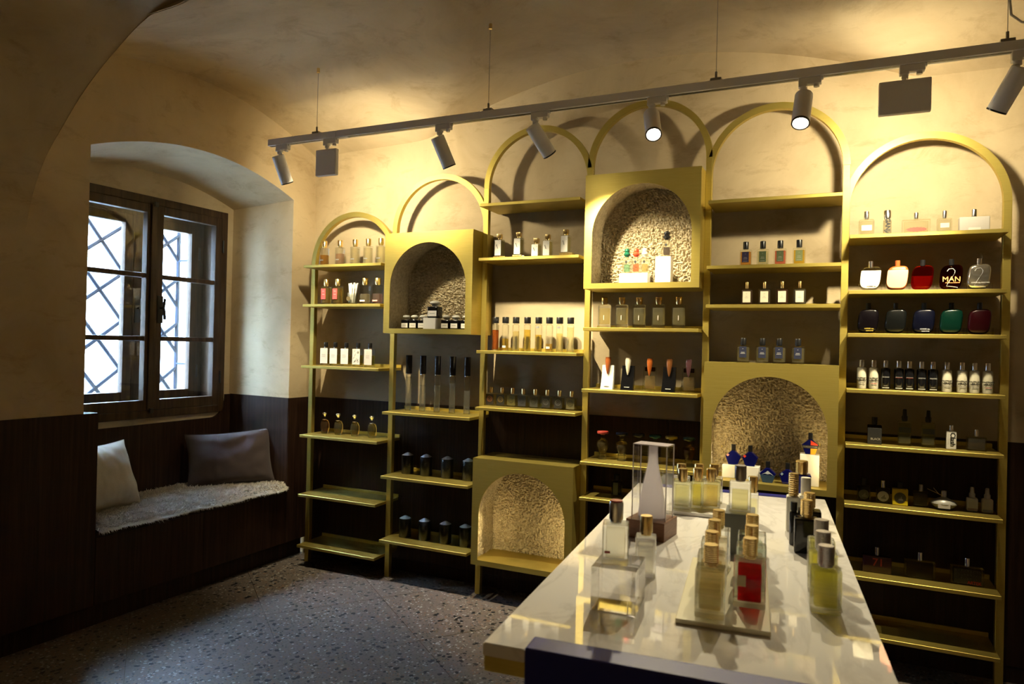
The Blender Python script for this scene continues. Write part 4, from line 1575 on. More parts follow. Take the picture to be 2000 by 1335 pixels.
def bay4():
    fz = BOXES[4] + 0.027
    g = 'knob capped bottles in the upper middle niche'
    block('low white block under three bottles in the upper middle niche', 2.075, -0.05, fz, 0.142, 0.062, 0.050)
    block('tall white block in the upper middle niche', 2.220, -0.05, fz, 0.075, 0.062, 0.128)
    for i, (x, nm, c, lc) in enumerate(((2.034, 'emerald green', (0.010, 0.10, 0.055), (0.45, 0.80, 0.62)), (2.080, 'coral red', (0.72, 0.07, 0.03), (0.93, 0.42, 0.26)), (2.124, 'ivory white', (0.80, 0.74, 0.58), (0.88, 0.76, 0.42)))):
        knob_bottle('clear bottle with %s turned knob cap on the low block' % nm, x, -0.05, fz + 0.0502, 0.125, 0.040, col_mat('knob', c, 0.25), lc, g)
    knob_bottle('bottle with black turned knob cap on the tall white block', 2.230, -0.05, fz + 0.1282, 0.125, 0.044, BLACK, (0.30, 0.25, 0.24), g)
    # first shelf: carafe bottles with coloured cap tops
    z = SHZ[4][0]
    tops = [(0.01, 0.01, 0.012), (0.012, 0.014, 0.05), (0.10, 0.22, 0.18), (0.14, 0.012, 0.014), (0.03, 0.012, 0.018)]
    nm = ['black', 'navy', 'sage', 'dark red', 'aubergine']
    for i, x in enumerate((1.922, 2.012, 2.100, 2.196, 2.294)):
        bottle('broad clear bottle, gold cap with %s top, %s from left, fourth bay' % (nm[i], ORD[i]), (x, -0.045, z), 0.060, 0.036, 0.153, (0.032, 0.030, 'round'), CAPGOLD, (0.93, 0.82, 0.46), 0.86, group='broad gold capped bottles on the fourth bay',
               neck=0.006, captop=col_mat('captop', tops[i], 0.3), bev=0.008, base=0.16, lab=(0.0032, 0.34, 0.54, 0.002), labmat=simple('etched_stem', (0.75, 0.66, 0.58), 0.4))
    # second shelf: curved slabs with a horn shaped stopper
    z = SHZ[4][1]
    spec = [('cream', 1.940, 'cream', (0.30, 0.08, 0.02)), ('black', 2.044, 'ivory', (0.66, 0.60, 0.45)), ('clear amber', 2.153, 'amber', (0.32, 0.08, 0.015)), ('black glossy', 2.250, 'amber', (0.16, 0.06, 0.02)), ('clear grey', 2.343, 'plum', (0.07, 0.03, 0.035))]
    for i, (nm, x, cn, cc) in enumerate(spec):
        t = thing('sculptural_bottle', '%s curved slab bottle with %s horn stopper, %s from left' % (nm, cn, ORD[i]), 'bottle', (x, -0.01, z), 0, 'curved slab bottles on the fourth bay')
        bm = B()
        H, w, dd = 0.122, 0.060, 0.026
        def sl(k, e, f):
            zz = H * k
            lean = 0.010 * (1 - k) ** 2
            return Vector((e * w / 2 * (1 + 0.06 * (1 - k)) - lean * 0.4, f * dd / 2 * (1.0 - 0.25 * k) - lean, zz))
        ks = lin(0, 1, 9)
        rings = [[bm.verts.new(sl(k, e, f)) for e, f in ((-1, -1), (1, -1), (1, 1), (-1, 1))] for k in ks]
        for a, b in zip(rings[:-1], rings[1:]):
            for q in range(4):
                bm.faces.new((a[q], a[(q + 1) % 4], b[(q + 1) % 4], b[q]))
        bm.faces.new(list(reversed(rings[0]))); bm.faces.new(rings[-1])
        if nm.startswith('clear'):
            obj('glass_body', bm, GLASS, t)
            bm = B()
            box(bm, -w * 0.40, w * 0.40, -0.009, 0.007, 0.012, H * 0.62, 0.003)
            obj('liquid', bm, liquid((0.92, 0.70, 0.34)), t)
            bm = B()
            box(bm, -w * 0.42, w * 0.42, -0.008, 0.008, H * 0.80, H * 0.97, 0.003)
            obj('tinted_top', bm, tint((0.45, 0.30, 0.16)), t)
        else:
            obj('glass_body', bm, WHITE if nm == 'cream' else BLACKGLASS, t)
            bm = B()
            box(bm, -0.016, 0.010, -0.0228, -0.0218, 0.014, 0.0165)
            obj('print_line', bm, GREYINK if nm == 'cream' else PAPER, t, smooth=False)
        sm = col_mat('horn', cc, 0.12)
        bm = B()
        pts = [(0.0, -0.010, 0.162, 0.013), (0, -0.012, 0.150, 0.0145), (0, -0.014, 0.134, 0.0135), (0, -0.016, 0.112, 0.0105), (0, -0.017, 0.092, 0.007), (0, -0.0175, 0.076, 0.002)]
        rings = [[bm.verts.new((px + r * math.cos(2 * PI * k / 16), py + r * 0.75 * math.sin(2 * PI * k / 16), pz)) for k in range(16)] for px, py, pz, r in pts]
        for a, b in zip(rings[:-1], rings[1:]):
            for q in range(16):
                bm.faces.new((a[q], a[(q + 1) % 16], b[(q + 1) % 16], b[q]))
        bm.faces.new(rings[0]); bm.faces.new(list(reversed(rings[-1])))
        obj('horn_stopper', bm, sm, t)
    # third shelf: amphora flacons with flat coloured lids
    z = SHZ[4][2]
    lids = [('coral', (0.62, 0.08, 0.06)), ('navy', (0.012, 0.02, 0.06)), ('midnight', (0.008, 0.012, 0.03)), ('teal', (0.015, 0.14, 0.17)), ('yellow', (0.62, 0.40, 0.02)), ('bottle green', (0.012, 0.04, 0.02))]
    lq = [(0.80, 0.58, 0.20), (0.86, 0.66, 0.30), (0.80, 0.52, 0.34), (0.72, 0.56, 0.34), (0.72, 0.38, 0.06), (0.55, 0.25, 0.07)]
    for i, x in enumerate((1.907, 2.007, 2.095, 2.178, 2.258, 2.344)):
        t = thing('amphora_flacon', 'amphora shaped flacon with flat %s lid on fourth bay' % lids[i][0], 'bottle', (x, 0.025, z), 0, 'amphora flacons on the fourth bay')
        bm = B()
        lathe(bm, [(0.021, 0), (0.022, 0.003), (0.018, 0.022), (0.020, 0.036), (0.029, 0.066), (0.030, 0.078), (0.025, 0.094), (0.012, 0.104), (0.010, 0.110), (0.012, 0.124)], 30)
        obj('glass_body', bm, GLASS, t)
        bm = B()
        lathe(bm, [(0.010, 0.034), (0.017, 0.044), (0.0255, 0.068), (0.026, 0.078), (0.025, 0.082)], 26)
        obj('liquid', bm, liquid(lq[i]), t)
        bm = B()
        lathe(bm, [(0.010, 0.124), (0.011, 0.128), (0.028, 0.131), (0.0295, 0.134), (0.0295, 0.141), (0.028, 0.143)], 30)
        obj('lid', bm, col_mat('lid', lids[i][1], 0.35), t)
    # fourth shelf: one small dark bottle
    bottle('small dark bottle with pale green label alone on its shelf', (1.988, 0.02, SHZ[4][3]), 0.052, 0.034, 0.107, (0.030, 0.024, 'round'), BLACK, (0.20, 0.26, 0.18), 0.9, neck=0.006, collar=BLACK,
           lab=(0.026, 0.10, 0.90, -0.002), labmat=col_mat('label', (0.24, 0.29, 0.22), 0.5))

bay4()

def pent_bottle(label, x, y, z, h=0.095, w=0.072, badge=None, two=False, mountain=False, band=False, rz=0.0):
    t = thing('pentagon_bottle', label, 'bottle', (x, y, z), rz, 'five sided blue bottles in the lower right niche')
    hb = h * 0.70
    o = [(-w * 0.30, 0), (w * 0.30, 0), (w * 0.5, hb * 0.62), (w * 0.11, hb), (-w * 0.11, hb), (-w * 0.5, hb * 0.62)]
    bm = B()
    prism(bm, o, -0.016, 0.016, 0.06)
    obj('glass_body', bm, COBALT, t, smooth=False)
    bm = B()
    box(bm, -w * 0.13, w * 0.13, -w * 0.13, w * 0.13, hb, h, 0.0015)
    obj('cap', bm, BLACK, t, smooth=False)
    bm = B()
    cyl(bm, w * 0.10, hb - 0.002, hb + 0.003, 0, 0, 14)
    obj('collar', bm, BLACK, t)
    if badge:
        bm = B()
        prism(bm, [(-0.007, 0), (0, -0.006), (0.007, 0.002), (0, 0.008)], -0.0175, -0.0158)
        for v in bm.verts:
            v.co += Vector((-w * 0.32, 0, hb * 0.66))
        obj('badge', bm, badge, t, smooth=False)
    if mountain:
        bm = B()
        prism(bm, [(-0.026, 0.036), (-0.012, 0.041), (0.0, 0.038), (0.012, 0.041), (0.026, 0.034), (0.010, 0.047), (0.001, 0.055), (-0.008, 0.046)], -0.0172, -0.0158)
        obj('mountain_print', bm, simple('pale_print', (0.40, 0.44, 0.50), 0.5), t, smooth=False)
        bm = B()
        prism(bm, [(-w * 0.29, 0.001), (w * 0.29, 0.001), (w * 0.44, hb * 0.52), (-w * 0.44, hb * 0.52)], -0.0168, -0.0159)
        obj('label', bm, simple('slate_blue_label', (0.020, 0.045, 0.085), 0.4), t, smooth=False)
    if two:
        for s, cl, nm in ((1, (0.55, 0.05, 0.02), 'red_flower_print'), (1, (0.72, 0.34, 0.02), 'orange_flower_print')):
            bm = B()
            if cl[1] < 0.1:
                prism(bm, [(0.001, hb * 0.62), (w * 0.44, hb * 0.62), (w * 0.40, hb * 0.70), (0.001, hb * 0.96)], -0.0172, -0.0160)
            else:
                prism(bm, [(0.001, 0.001), (w * 0.28, 0.001), (w * 0.40, hb * 0.40), (0.001, hb * 0.40)], -0.0172, -0.0160)
            obj(nm, bm, simple(nm, cl, 0.4), t, smooth=False)
        bm = B()
        prism(bm, [(-w * 0.42, hb * 0.40), (w * 0.42, hb * 0.40), (w * 0.48, hb * 0.60), (-w * 0.48, hb * 0.60)], -0.0178, -0.0160)
        lb = obj('label', bm, INK, t, smooth=False)
        lettering(lb, 'SUNDOWNER', 0.009, GREYINK, 0, -0.0181, hb * 0.50)

COBALT = simple('cobalt_glass', (0.004, 0.005, 0.075), 0.10, 0, 0.4)

def bay5():
    z = SHZ[5][1]
    spec = [((0.88, 0.50, 0.14), (0.012, 0.008, 0.04), 'violet label, orange juice'), ((0.90, 0.88, 0.66), (0.05, 0.075, 0.03), 'green label, pale juice'), ((0.86, 0.30, 0.22), (0.065, 0.085, 0.035), 'green label, pink juice'), ((0.90, 0.66, 0.10), (0.13, 0.15, 0.06), 'olive label, yellow juice')]
    for i, x in enumerate((2.597, 2.672, 2.747, 2.827)):
        bottle('black capped bottle with %s, second shelf of fifth bay' % spec[i][2], (x, -0.045, z), 0.052, 0.028, 0.113, (0.025, 0.034, 'round'), BLACK, spec[i][0], 0.88, group='coloured label bottles on the fifth bay', neck=0.003, collar=BLACK,
               lab=(0.030, 0.22, 0.86, 0), labmat=col_mat('label', spec[i][1], 0.5), print_=[('', 0.0015, GREYINK, 0, 0.72, 0), ('', 0.007, GREYINK, 0, 0.50, 0), ('', 0.009, GREYINK, 0, 0.42, 0), ('', 0.010, GREYINK, 0, 0.28, 0)])
    z = SHZ[5][2]
    dk = [(0.52, 0.30, 0.18), (0.62, 0.50, 0.34), (0.42, 0.14, 0.06), (0.72, 0.66, 0.50)]
    nm = ['dark brown', 'tan', 'red brown', 'clear']
    for i, x in enumerate((2.606, 2.683, 2.759, 2.833)):
        bottle('%s bottle with cream label and thin gold cap, third shelf of fifth bay' % nm[i], (x, -0.045, z), 0.052, 0.028, 0.107, (0.015, 0.030, 'round'), CAPGOLD, dk[i], 0.93, group='cream label bottles on the fifth bay', neck=0.002, collar=None,
               lab=(0.034, 0.16, 0.84, 0), labmat=simple('cream_label', (0.66, 0.60, 0.46), 0.6), print_=[('', 0.002, GREYINK, 0, 0.68, 0), ('', 0.004, GREYINK, 0, 0.52, 0), ('', 0.008, GREYINK, 0, 0.44, 0)])
    z = BOXES[5] + 0.569
    for i, x in enumerate((2.596, 2.680, 2.752, 2.831)):
        bottle('navy labelled bottle with black cap, %s from left atop lower right niche box' % ORD[i], (x, -0.055, z), 0.056, 0.030, 0.114, (0.026, 0.030, 'round'), BLACK, (0.88, 0.80, 0.50), 0.9, group='navy label bottles on the niche box', neck=0.004, collar=BLACK,
               lab=(0.032, 0.30, 0.94, 0), labmat=NAVYINK, print_=[('', 0.002, PAPER, 0, 0.80, 0), ('', 0.008, PAPER, 0, 0.60, 0), ('', 0.010, PAPER, 0, 0.53, 0)])
    fz = BOXES[5] + 0.027
    block('wide low grey-white block at left in the lower right niche', 2.592, 0.0, fz, 0.165, 0.06, 0.060)
    block('tall white block at right in the lower right niche', 2.888, -0.02, fz, 0.080, 0.06, 0.140)
    pent_bottle('five sided blue bottle with pink badge, left on the low block', 2.556, 0.0, fz + 0.0602, badge=simple('pink_badge', (0.55, 0.22, 0.20), 0.5))
    pent_bottle('five sided blue bottle with red badge, right on the low block', 2.632, -0.002, fz + 0.0602, badge=simple('red_badge', (0.60, 0.04, 0.02), 0.5))
    pent_bottle('five sided blue bottle with mountain print on the niche floor', 2.714, -0.048, fz, mountain=True)
    pent_bottle('five sided dark blue bottle with pale badge on the niche floor', 2.798, -0.042, fz, badge=simple('ice_badge', (0.22, 0.30, 0.36), 0.5))
    pent_bottle('five sided bottle with red and orange print on the tall block', 2.890, -0.02, fz + 0.1402, two=True)

bay5()

def organic(label, x, z, c, opaque, capmat, sticker=None, txt=None, group='', liqc=None, glassc=None, squig=None, ghost=None, tall=0.130):
    """slouching rounded flask held by a clear stand"""
    t = thing('slanted_flask', label, 'bottle', (x, -0.045, z), 0, group)
    w, hb = 0.080, 0.102
    out = []
    n = 48
    for k in range(n):
        a = 2 * PI * k / n
        e = 0.52
        px = math.copysign(abs(math.cos(a)) ** e, math.cos(a)) * w / 2
        pz = math.copysign(abs(math.sin(a)) ** e, math.sin(a)) * hb / 2
        px += 0.09 * pz
        pz += 0.055 * px if pz > 0 else -0.02 * px
        px *= 1 - 0.07 * (pz < 0) * (-pz / hb)
        out.append((px, pz + hb / 2 + 0.004))
    bm = B()
    prism(bm, out, -0.015, 0.015, 0.16)
    mat = opaque or glassc
    obj('glass_body', bm, mat, t)
    if liqc is not None:
        bm = B()
        o2 = [((p[0]) * 0.84, 0.012 + (min(p[1], hb * 0.60) - 0.004) * 0.86) for p in out]
        prism(bm, o2, -0.010, 0.010, 0.05)
        obj('liquid', bm, liquid(liqc), t)
    bm = B()
    cyl(bm, 0.0095, hb - 0.002, tall, 0.001, 0, 20, 0.0008)
    obj('cap', bm, capmat, t)
    if sticker is not None:
        bm = B()
        o2 = [(p[0] * 0.97, 0.012 + (min(p[1], hb * 0.80) - 0.004) * 0.98) for p in out]
        prism(bm, o2, -0.0158, -0.0140, 0.05)
        obj('front_coat', bm, sticker, t)
    if ghost:
        ghost(t, hb)
    if txt:
        for body, size, m_, dx, zz in txt:
            lettering(t, body, size, m_, dx, -0.0165, zz, 0.0, 0.0002)
    # clear stand
    bm = B()
    sw = w * 1.08
    box(bm, -sw / 2, sw / 2, -0.022, 0.022, 0, 0.002)
    box(bm, -sw / 2 - 0.002, -sw / 2, -0.022, 0.022, 0, 0.028)
    box(bm, sw / 2, sw / 2 + 0.002, -0.022, 0.022, 0, 0.028)
    obj('acrylic_stand', bm, ACRYLIC, t, smooth=False)

def bay6():
    z = SHZ[6][0]
    P_ = 'atop the rightmost bay'
    bottle('wide pebble edged clear bottle with silver cap ' + P_, (3.096, -0.05, z), 0.060, 0.032, 0.106, (0.020, 0.030, 'round'), CAPSILVER, (0.94, 0.92, 0.78), 0.9, neck=0.004, collar=CAPSILVER, bev=0.012, lab=(0.040, 0.30, 0.62, 0), labmat=simple('frost_label', (0.74, 0.70, 0.58), 0.5))
    b = bottle('slim cylinder with black graffiti lettering and silver cap ' + P_, (3.176, -0.05, z), 0.033, 0.033, 0.106, (0.029, 0.034, 'round'), CAPSILVER, (0.94, 0.92, 0.78), 0.9, neck=0.004, collar=CAPSILVER, round_=True)
    lettering(b, 'GANJA', 0.024, INK, 0, -0.0175, 0.034, PI / 2, 0.0012)
    b = bottle('wide flat bottle with red splash print ' + P_, (3.283, -0.05, z), 0.104, 0.034, 0.090, (0.018, 0.026, 'round'), CAPSILVER, (0.95, 0.92, 0.76), 0.85, neck=0.003, collar=CAPSILVER)
    bm = B()
    sp = []
    for k in range(34):
        a = 2 * PI * k / 34
        r = 1.0 if k % 2 == 0 else 0.80
        sp.append((0.042 * r * math.cos(a), 0.0105 * r * math.sin(a) + 0.017))
    prism(bm, sp, -0.0182, -0.0172)
    obj('red_splash_print', bm, simple('red_print', (0.80, 0.05, 0.03), 0.5), b, smooth=False)
    bottle('narrow clear bottle with ringed silver cap ' + P_, (3.386, -0.05, z), 0.052, 0.030, 0.092, (0.017, 0.028, 'round'), CAPSILVER, (0.95, 0.93, 0.80), 0.9, neck=0.004, collar=CAPSILVER, lab=(0.032, 0.34, 0.66, 0), labmat=simple('frost_label', (0.74, 0.70, 0.58), 0.5))
    bottle('wide solid grey bottle with silver cap ' + P_, (3.490, -0.05, z), 0.106, 0.036, 0.092, (0.020, 0.030, 'round'), CAPSILVER, None, 0, neck=0.002, collar=None, opaque=simple('matt_grey', (0.50, 0.47, 0.42), 0.5), lab=(0.042, 0.08, 0.26, 0), labmat=simple('pale_grey_label', (0.66, 0.62, 0.54), 0.5))
    # second shelf
    z = SHZ[6][1]
    g = 'slanted flasks on the second shelf of the rightmost bay'
    pk = simple('ink_small', (0.03, 0.03, 0.03), 0.5)
    organic('cream coated slanted flask with chrome cap, rightmost bay', 3.115, z, None, None, CAPSILVER, glassc=GLASS, sticker=simple('cream_coat', (0.78, 0.72, 0.56), 0.3), group=g, txt=[('COMME des', 0.0068, pk, 0.004, 0.020), ('GARCONS', 0.0062, pk, 0.006, 0.011)])
    orange = simple('burnt_orange', (0.42, 0.085, 0.020), 0.3)
    organic('coral pink coated slanted flask with orange shoulder, rightmost bay', 3.217, z, None, orange, orange, sticker=simple('coral_coat', (0.86, 0.40, 0.24), 0.35), group=g)
    organic('red transparent slanted flask with black cap, rightmost bay', 3.310, z, None, None, BLACK, glassc=tint((0.93, 0.20, 0.15)), liqc=(0.90, 0.14, 0.08), group=g)

    def two(t, hb):
        bm = B()
        tube(bm, [(-0.016, -0.0168, 0.078), (-0.010, -0.0168, 0.088), (0.004, -0.0168, 0.090), (0.012, -0.0168, 0.080), (0.010, -0.0168, 0.068), (0.0, -0.0168, 0.050), (-0.012, -0.0168, 0.030), (-0.018, -0.0168, 0.017), (0.0, -0.0168, 0.015), (0.022, -0.0168, 0.011)], 0.0012, 6)
        obj('drawn_numeral', bm, simple('silver_pen', (0.55, 0.53, 0.50), 0.4), t)
    organic('dark amber slanted flask lettered MAN with black cap', 3.414, z, None, None, BLACK, glassc=tint((0.42, 0.16, 0.06)), liqc=(0.50, 0.20, 0.07), group=g, ghost=two, txt=[('MAN', 0.030, simple('orange_print', (0.90, 0.40, 0.14), 0.5), 0.0, 0.045), ('COMME des GARCONS', 0.005, simple('orange_print', (0.90, 0.40, 0.14), 0.5), 0.004, 0.031)])
    organic('silver mirrored slanted flask with chrome cap, far right', 3.511, z, None, simple('mirror_silver', (0.62, 0.60, 0.54), 0.10, 0.9), CAPSILVER, group=g, ghost=two, txt=[('COMME des GARCONS', 0.0062, PAPER, 0.004, 0.030)])
    # third shelf
    z = SHZ[6][2]
    g = 'dark slanted flasks on the third shelf of the rightmost bay'
    for x, nm, c, ink in ((3.109, 'black', (0.003, 0.002, 0.003), (0.45, 0.33, 0.05)), (3.214, 'charcoal', (0.004, 0.0045, 0.0045), None), (3.318, 'midnight blue', (0.002, 0.0025, 0.008), (0.35, 0.36, 0.40)), (3.417, 'bottle green', (0.001, 0.013, 0.008), None), (3.516, 'burgundy', (0.014, 0.001, 0.002), None)):
        organic('%s slanted flask with black cap, third shelf of rightmost bay' % nm, x, z, None, simple('lacquer_' + nm.replace(' ', '_'), c, 0.22, 0.0, 0.0, 0.18), BLACK, group=g, txt=[('COMME des', 0.0068, col_mat('ink', ink, 0.5), 0.004, 0.022), ('GARCONS', 0.006, col_mat('ink', ink, 0.5), 0.006, 0.013)] if ink else None, tall=0.133)
    # fourth shelf
    z = SHZ[6][3]
    lib = simple('library_cream', (0.66, 0.62, 0.48), 0.35)
    for i, x in enumerate((3.091, 3.138, 3.184, 3.234, 3.274, 3.319, 3.361, 3.412, 3.466, 3.510, 3.556)):
        dark = 2 <= i <= 6
        b = bottle('%s with silver cap, %s of eleven in the row' % ('black cylinder bottle' if dark else 'cream cylinder bottle lettered FACTORY LIBRARY', ORD[i]), (x, -0.006, z), 0.037, 0.037, 0.125, (0.021, 0.030, 'round'), CAPSILVER,
                   neck=0.002, collar=None, round_=True, opaque=BLACKGLASS if dark else lib, group='eleven cylinder bottles in the rightmost bay')
        if not dark:
            lettering(b, 'FACTORY', 0.0092, INK, 0, -0.0192, 0.046, 0, 0.0004)
            lettering(b, 'LIBRARY', 0.0092, INK, 0, -0.0192, 0.037, 0, 0.0004)
            for k, (zz, m_) in enumerate(((0.028, GREYINK), (0.023, simple('pink_print', (0.62, 0.12, 0.12), 0.5) if i in (1, 10) else GREYINK), (0.017, INK))):
                bm = B()
                box(bm, -0.012, 0.012, -0.0190, -0.0184, zz, zz + 0.0014)
                obj('print_line', bm, m_, b, smooth=False)
        else:
            for k, (zz, m_) in enumerate(((0.055, GREYINK), (0.052, simple('dark_red_line', (0.25, 0.03, 0.02), 0.5) if i in (3, 4) else GREYINK), (0.016, GREYINK), (0.007, PAPER))):
                bm = B()
                ww = 0.013 if k != 2 else 0.008
                box(bm, -ww, ww, -0.0190, -0.0180, zz, zz + (0.002 if k == 3 else 0.0012))
                obj('print_line', bm, m_, b, smooth=False)
    # fifth shelf
    z = SHZ[6][4]
    b = bottle('square bottle lettered BLACK with black cap, rightmost bay', (3.144, -0.03, z), 0.055, 0.032, 0.116, (0.022, 0.030, 'round'), BLACK, None, neck=0.004, collar=BLACK, lab=(0.054, 0.02, 0.86, 0), labmat=INK, tintc=(0.30, 0.28, 0.24),
               print_=[('BLACK', 0.0125, simple('ochre_print', (0.55, 0.50, 0.38), 0.5), 0.004, 0.28, 0)])
    for i, x in enumerate((3.259, 3.347)):
        bottle('clear spray bottle with black pump and dark band, %s one, fifth shelf' % ('left', 'right')[i], (x, -0.012, z), 0.051, 0.036, 0.156, (0.024, 0.048, 'taper'), BLACK, (0.82, 0.80, 0.36), 0.92, neck=0.004, collar=BLACK, group='pump sprays in the rightmost bay',
               lab=(0.044, 0.54, 0.76, 0), labmat=simple('band_label', (0.03, 0.03, 0.022), 0.5))
    b = bottle('small white bottle lettered Clash with silver cap, rightmost bay', (3.428, -0.03, z), 0.036, 0.022, 0.100, (0.016, 0.022, 'round'), CAPSILVER, neck=0.002, collar=None, opaque=simple('paper_white', (0.66, 0.63, 0.56), 0.4))
    lettering(b, 'Clash', 0.026, INK, 0.004, -0.0116, 0.042, PI / 2, 0.0006)
    for dx in (-0.009, -0.013):
        bm = B()
        box(bm, dx, dx + 0.0012, -0.0114, -0.0108, 0.020, 0.066)
        obj('print_line', bm, GREYINK, b, smooth=False)
    bottle('wide low clear bottle with silver cap on the fifth shelf, rightmost bay', (3.518, -0.02, z), 0.070, 0.034, 0.088, (0.014, 0.028, 'round'), CAPSILVER, (0.60, 0.52, 0.36), 0.9, neck=0.002, collar=None)
    # sixth shelf
    z = SHZ[6][5]
    def disc(b, r, mat, d, zz, name='round_label'):
        bm = B()
        cyl(bm, r, 0, 0.001, 0, 0, 32)
        bmesh.ops.transform(bm, matrix=Matrix.Translation((0, -d / 2 - 0.0002, zz)) @ Matrix.Rotation(PI / 2, 4, 'X'), verts=bm.verts)
        lb = obj(name, bm, mat, b)
        for k in range(4):
            bm = B()
            box(bm, -0.006 + 0.0045 * k, -0.0035 + 0.0045 * k, -d / 2 - 0.0016, -d / 2 - 0.0011, zz - 0.011, zz - 0.004 + 0.005 * ((k * 7) % 3))
            obj('figure_print', bm, GREYINK if mat is INK else INK, lb, smooth=False)
    P_ = 'sixth shelf of rightmost bay'
    b = bottle('dark bottle with black round label, ' + P_, (3.109, 0.008, z), 0.053, 0.030, 0.099, (0.022, 0.030, 'round'), BLACK, (0.35, 0.30, 0.20), 0.9, neck=0.003, collar=BLACK)
    disc(b, 0.021, INK, 0.030, 0.030)
    b = bottle('bottle with white round label and silver cap, ' + P_, (3.183, -0.003, z), 0.055, 0.030, 0.097, (0.017, 0.030, 'round'), CAPSILVER, (0.50, 0.44, 0.28), 0.9, neck=0.002, collar=None)
    disc(b, 0.022, simple('disc_white', (0.62, 0.62, 0.60), 0.5), 0.030, 0.031)
    b = bottle('bright yellow square bottle with black round label, ' + P_, (3.247, -0.012, z), 0.059, 0.030, 0.098, (0.022, 0.026, 'round'), BLACK, neck=0.002, collar=None, opaque=simple('bright_yellow', (0.75, 0.58, 0.015), 0.4))
    disc(b, 0.0225, INK, 0.030, 0.033)
    bottle('smoky clear bottle with grey cap, ' + P_, (3.326, 0.004, z), 0.056, 0.032, 0.093, (0.017, 0.028, 'round'), CAPGREY, (0.52, 0.50, 0.36), 0.9, neck=0.002, collar=None)
    t = thing('reed_diffuser', 'flattened glass diffuser bulb with two reeds, ' + P_, 'diffuser', (3.408, -0.015, z))
    bm = B()
    lathe(bm, [(0.016, 0), (0.024, 0.002), (0.044, 0.018), (0.049, 0.026), (0.046, 0.034), (0.024, 0.046), (0.011, 0.052), (0.010, 0.056)], 36, sy=0.7)
    obj('glass_bulb', bm, simple('milky_glass', (0.30, 0.29, 0.26), 0.3), t)
    bm = B()
    cyl(bm, 0.0105, 0.054, 0.080, 0, 0, 20, 0.0006)
    obj('neck_collar', bm, CAPGREY, t)
    bm = B()
    box(bm, -0.024, 0.020, -0.0325, -0.0315, 0.010, 0.030)
    obj('label', bm, simple('pale_tag', (0.48, 0.44, 0.38), 0.5), t, smooth=False)
    for e in ((-0.062, 0.084), (-0.040, 0.090)):
        bm = B()
        tube(bm, [(-0.004, -0.010, 0.058), (-0.02, -0.014, 0.066), (e[0], -0.018, e[1])], 0.0014, 6)
        obj('reed', bm, simple('reed_straw', (0.50, 0.38, 0.22), 0.7), t)
    for i, x in enumerate((3.512, 3.565)):
        c = ((0.30, 0.22, 0.25), (0.22, 0.25, 0.34))[i]
        bottle('small white bottle with tall white cap and %s label, %s' % (('mauve', 'blue grey')[i], P_), (x, 0.010, z), 0.041, 0.030, 0.101, (0.023, 0.042, 'taper'), simple('matt_white', (0.60, 0.59, 0.55), 0.5), neck=0.001, collar=None, opaque=simple('matt_white', (0.60, 0.59, 0.55), 0.5), bev=0.008,
               group='white nail-lacquer shaped bottles', lab=(0.034, 0.10, 0.26, 0), labmat=col_mat('label', c, 0.5))
    # seventh shelf
    z = SHZ[6][6]
    rd = simple('red_digits', (0.50, 0.04, 0.015), 0.5)
    b = bottle('wide dark red bottle numbered 71 with silver cap, low shelf', (3.165, -0.003, z), 0.112, 0.034, 0.108, (0.018, 0.034, 'round'), CAPSILVER, None, neck=0.002, collar=None, opaque=simple('oxblood', (0.055, 0.010, 0.010), 0.2))
    lettering(b, '71', 0.046, rd, 0.004, -0.0178, 0.045, 0, 0.0004)
    bottle('wide clear bottle with silver cap, middle of the low shelf', (3.327, -0.006, z), 0.116, 0.034, 0.110, (0.019, 0.034, 'round'), CAPSILVER, (0.40, 0.34, 0.20), 0.9, neck=0.002, collar=None)
    b = bottle('wide clear bottle with dark scrawled print and red word, low shelf', (3.497, -0.005, z), 0.118, 0.034, 0.110, (0.019, 0.034, 'round'), CAPSILVER, (0.34, 0.30, 0.22), 0.9, neck=0.002, collar=None, lab=(0.098, 0.10, 0.90, 0), labmat=simple('scrawl_dark', (0.015, 0.014, 0.012), 0.5))
    lettering(b, 'ARTEK', 0.016, rd, 0.024, -0.0184, 0.014, 0, 0.0004)
    rnd = random.Random(9)
    sg = simple('scrawl_grey', (0.06, 0.06, 0.06), 0.5)
    for k in range(26):
        x0, z0 = -0.044 + (k % 9) * 0.0105, 0.056 - (k // 9) * 0.016
        bm = B()
        tube(bm, [(x0 + rnd.random() * 0.006, -0.0186, z0 + rnd.random() * 0.010) for q in range(4)], 0.0008, 5)
        obj('scrawl_mark', bm, sg, b)

bay6()

# ------------------------------------------------------------------ table
TA = math.radians(4.5)
T0 = Vector((2.466, -2.436))
TX = Vector((math.cos(TA), math.sin(TA)))
TYv = Vector((-math.sin(TA), math.cos(TA)))
TW, TL, TH = 0.605, 1.44, 0.90
def tpos(x, y, z=TH):
    """world to table"""
    return (x, y, z)

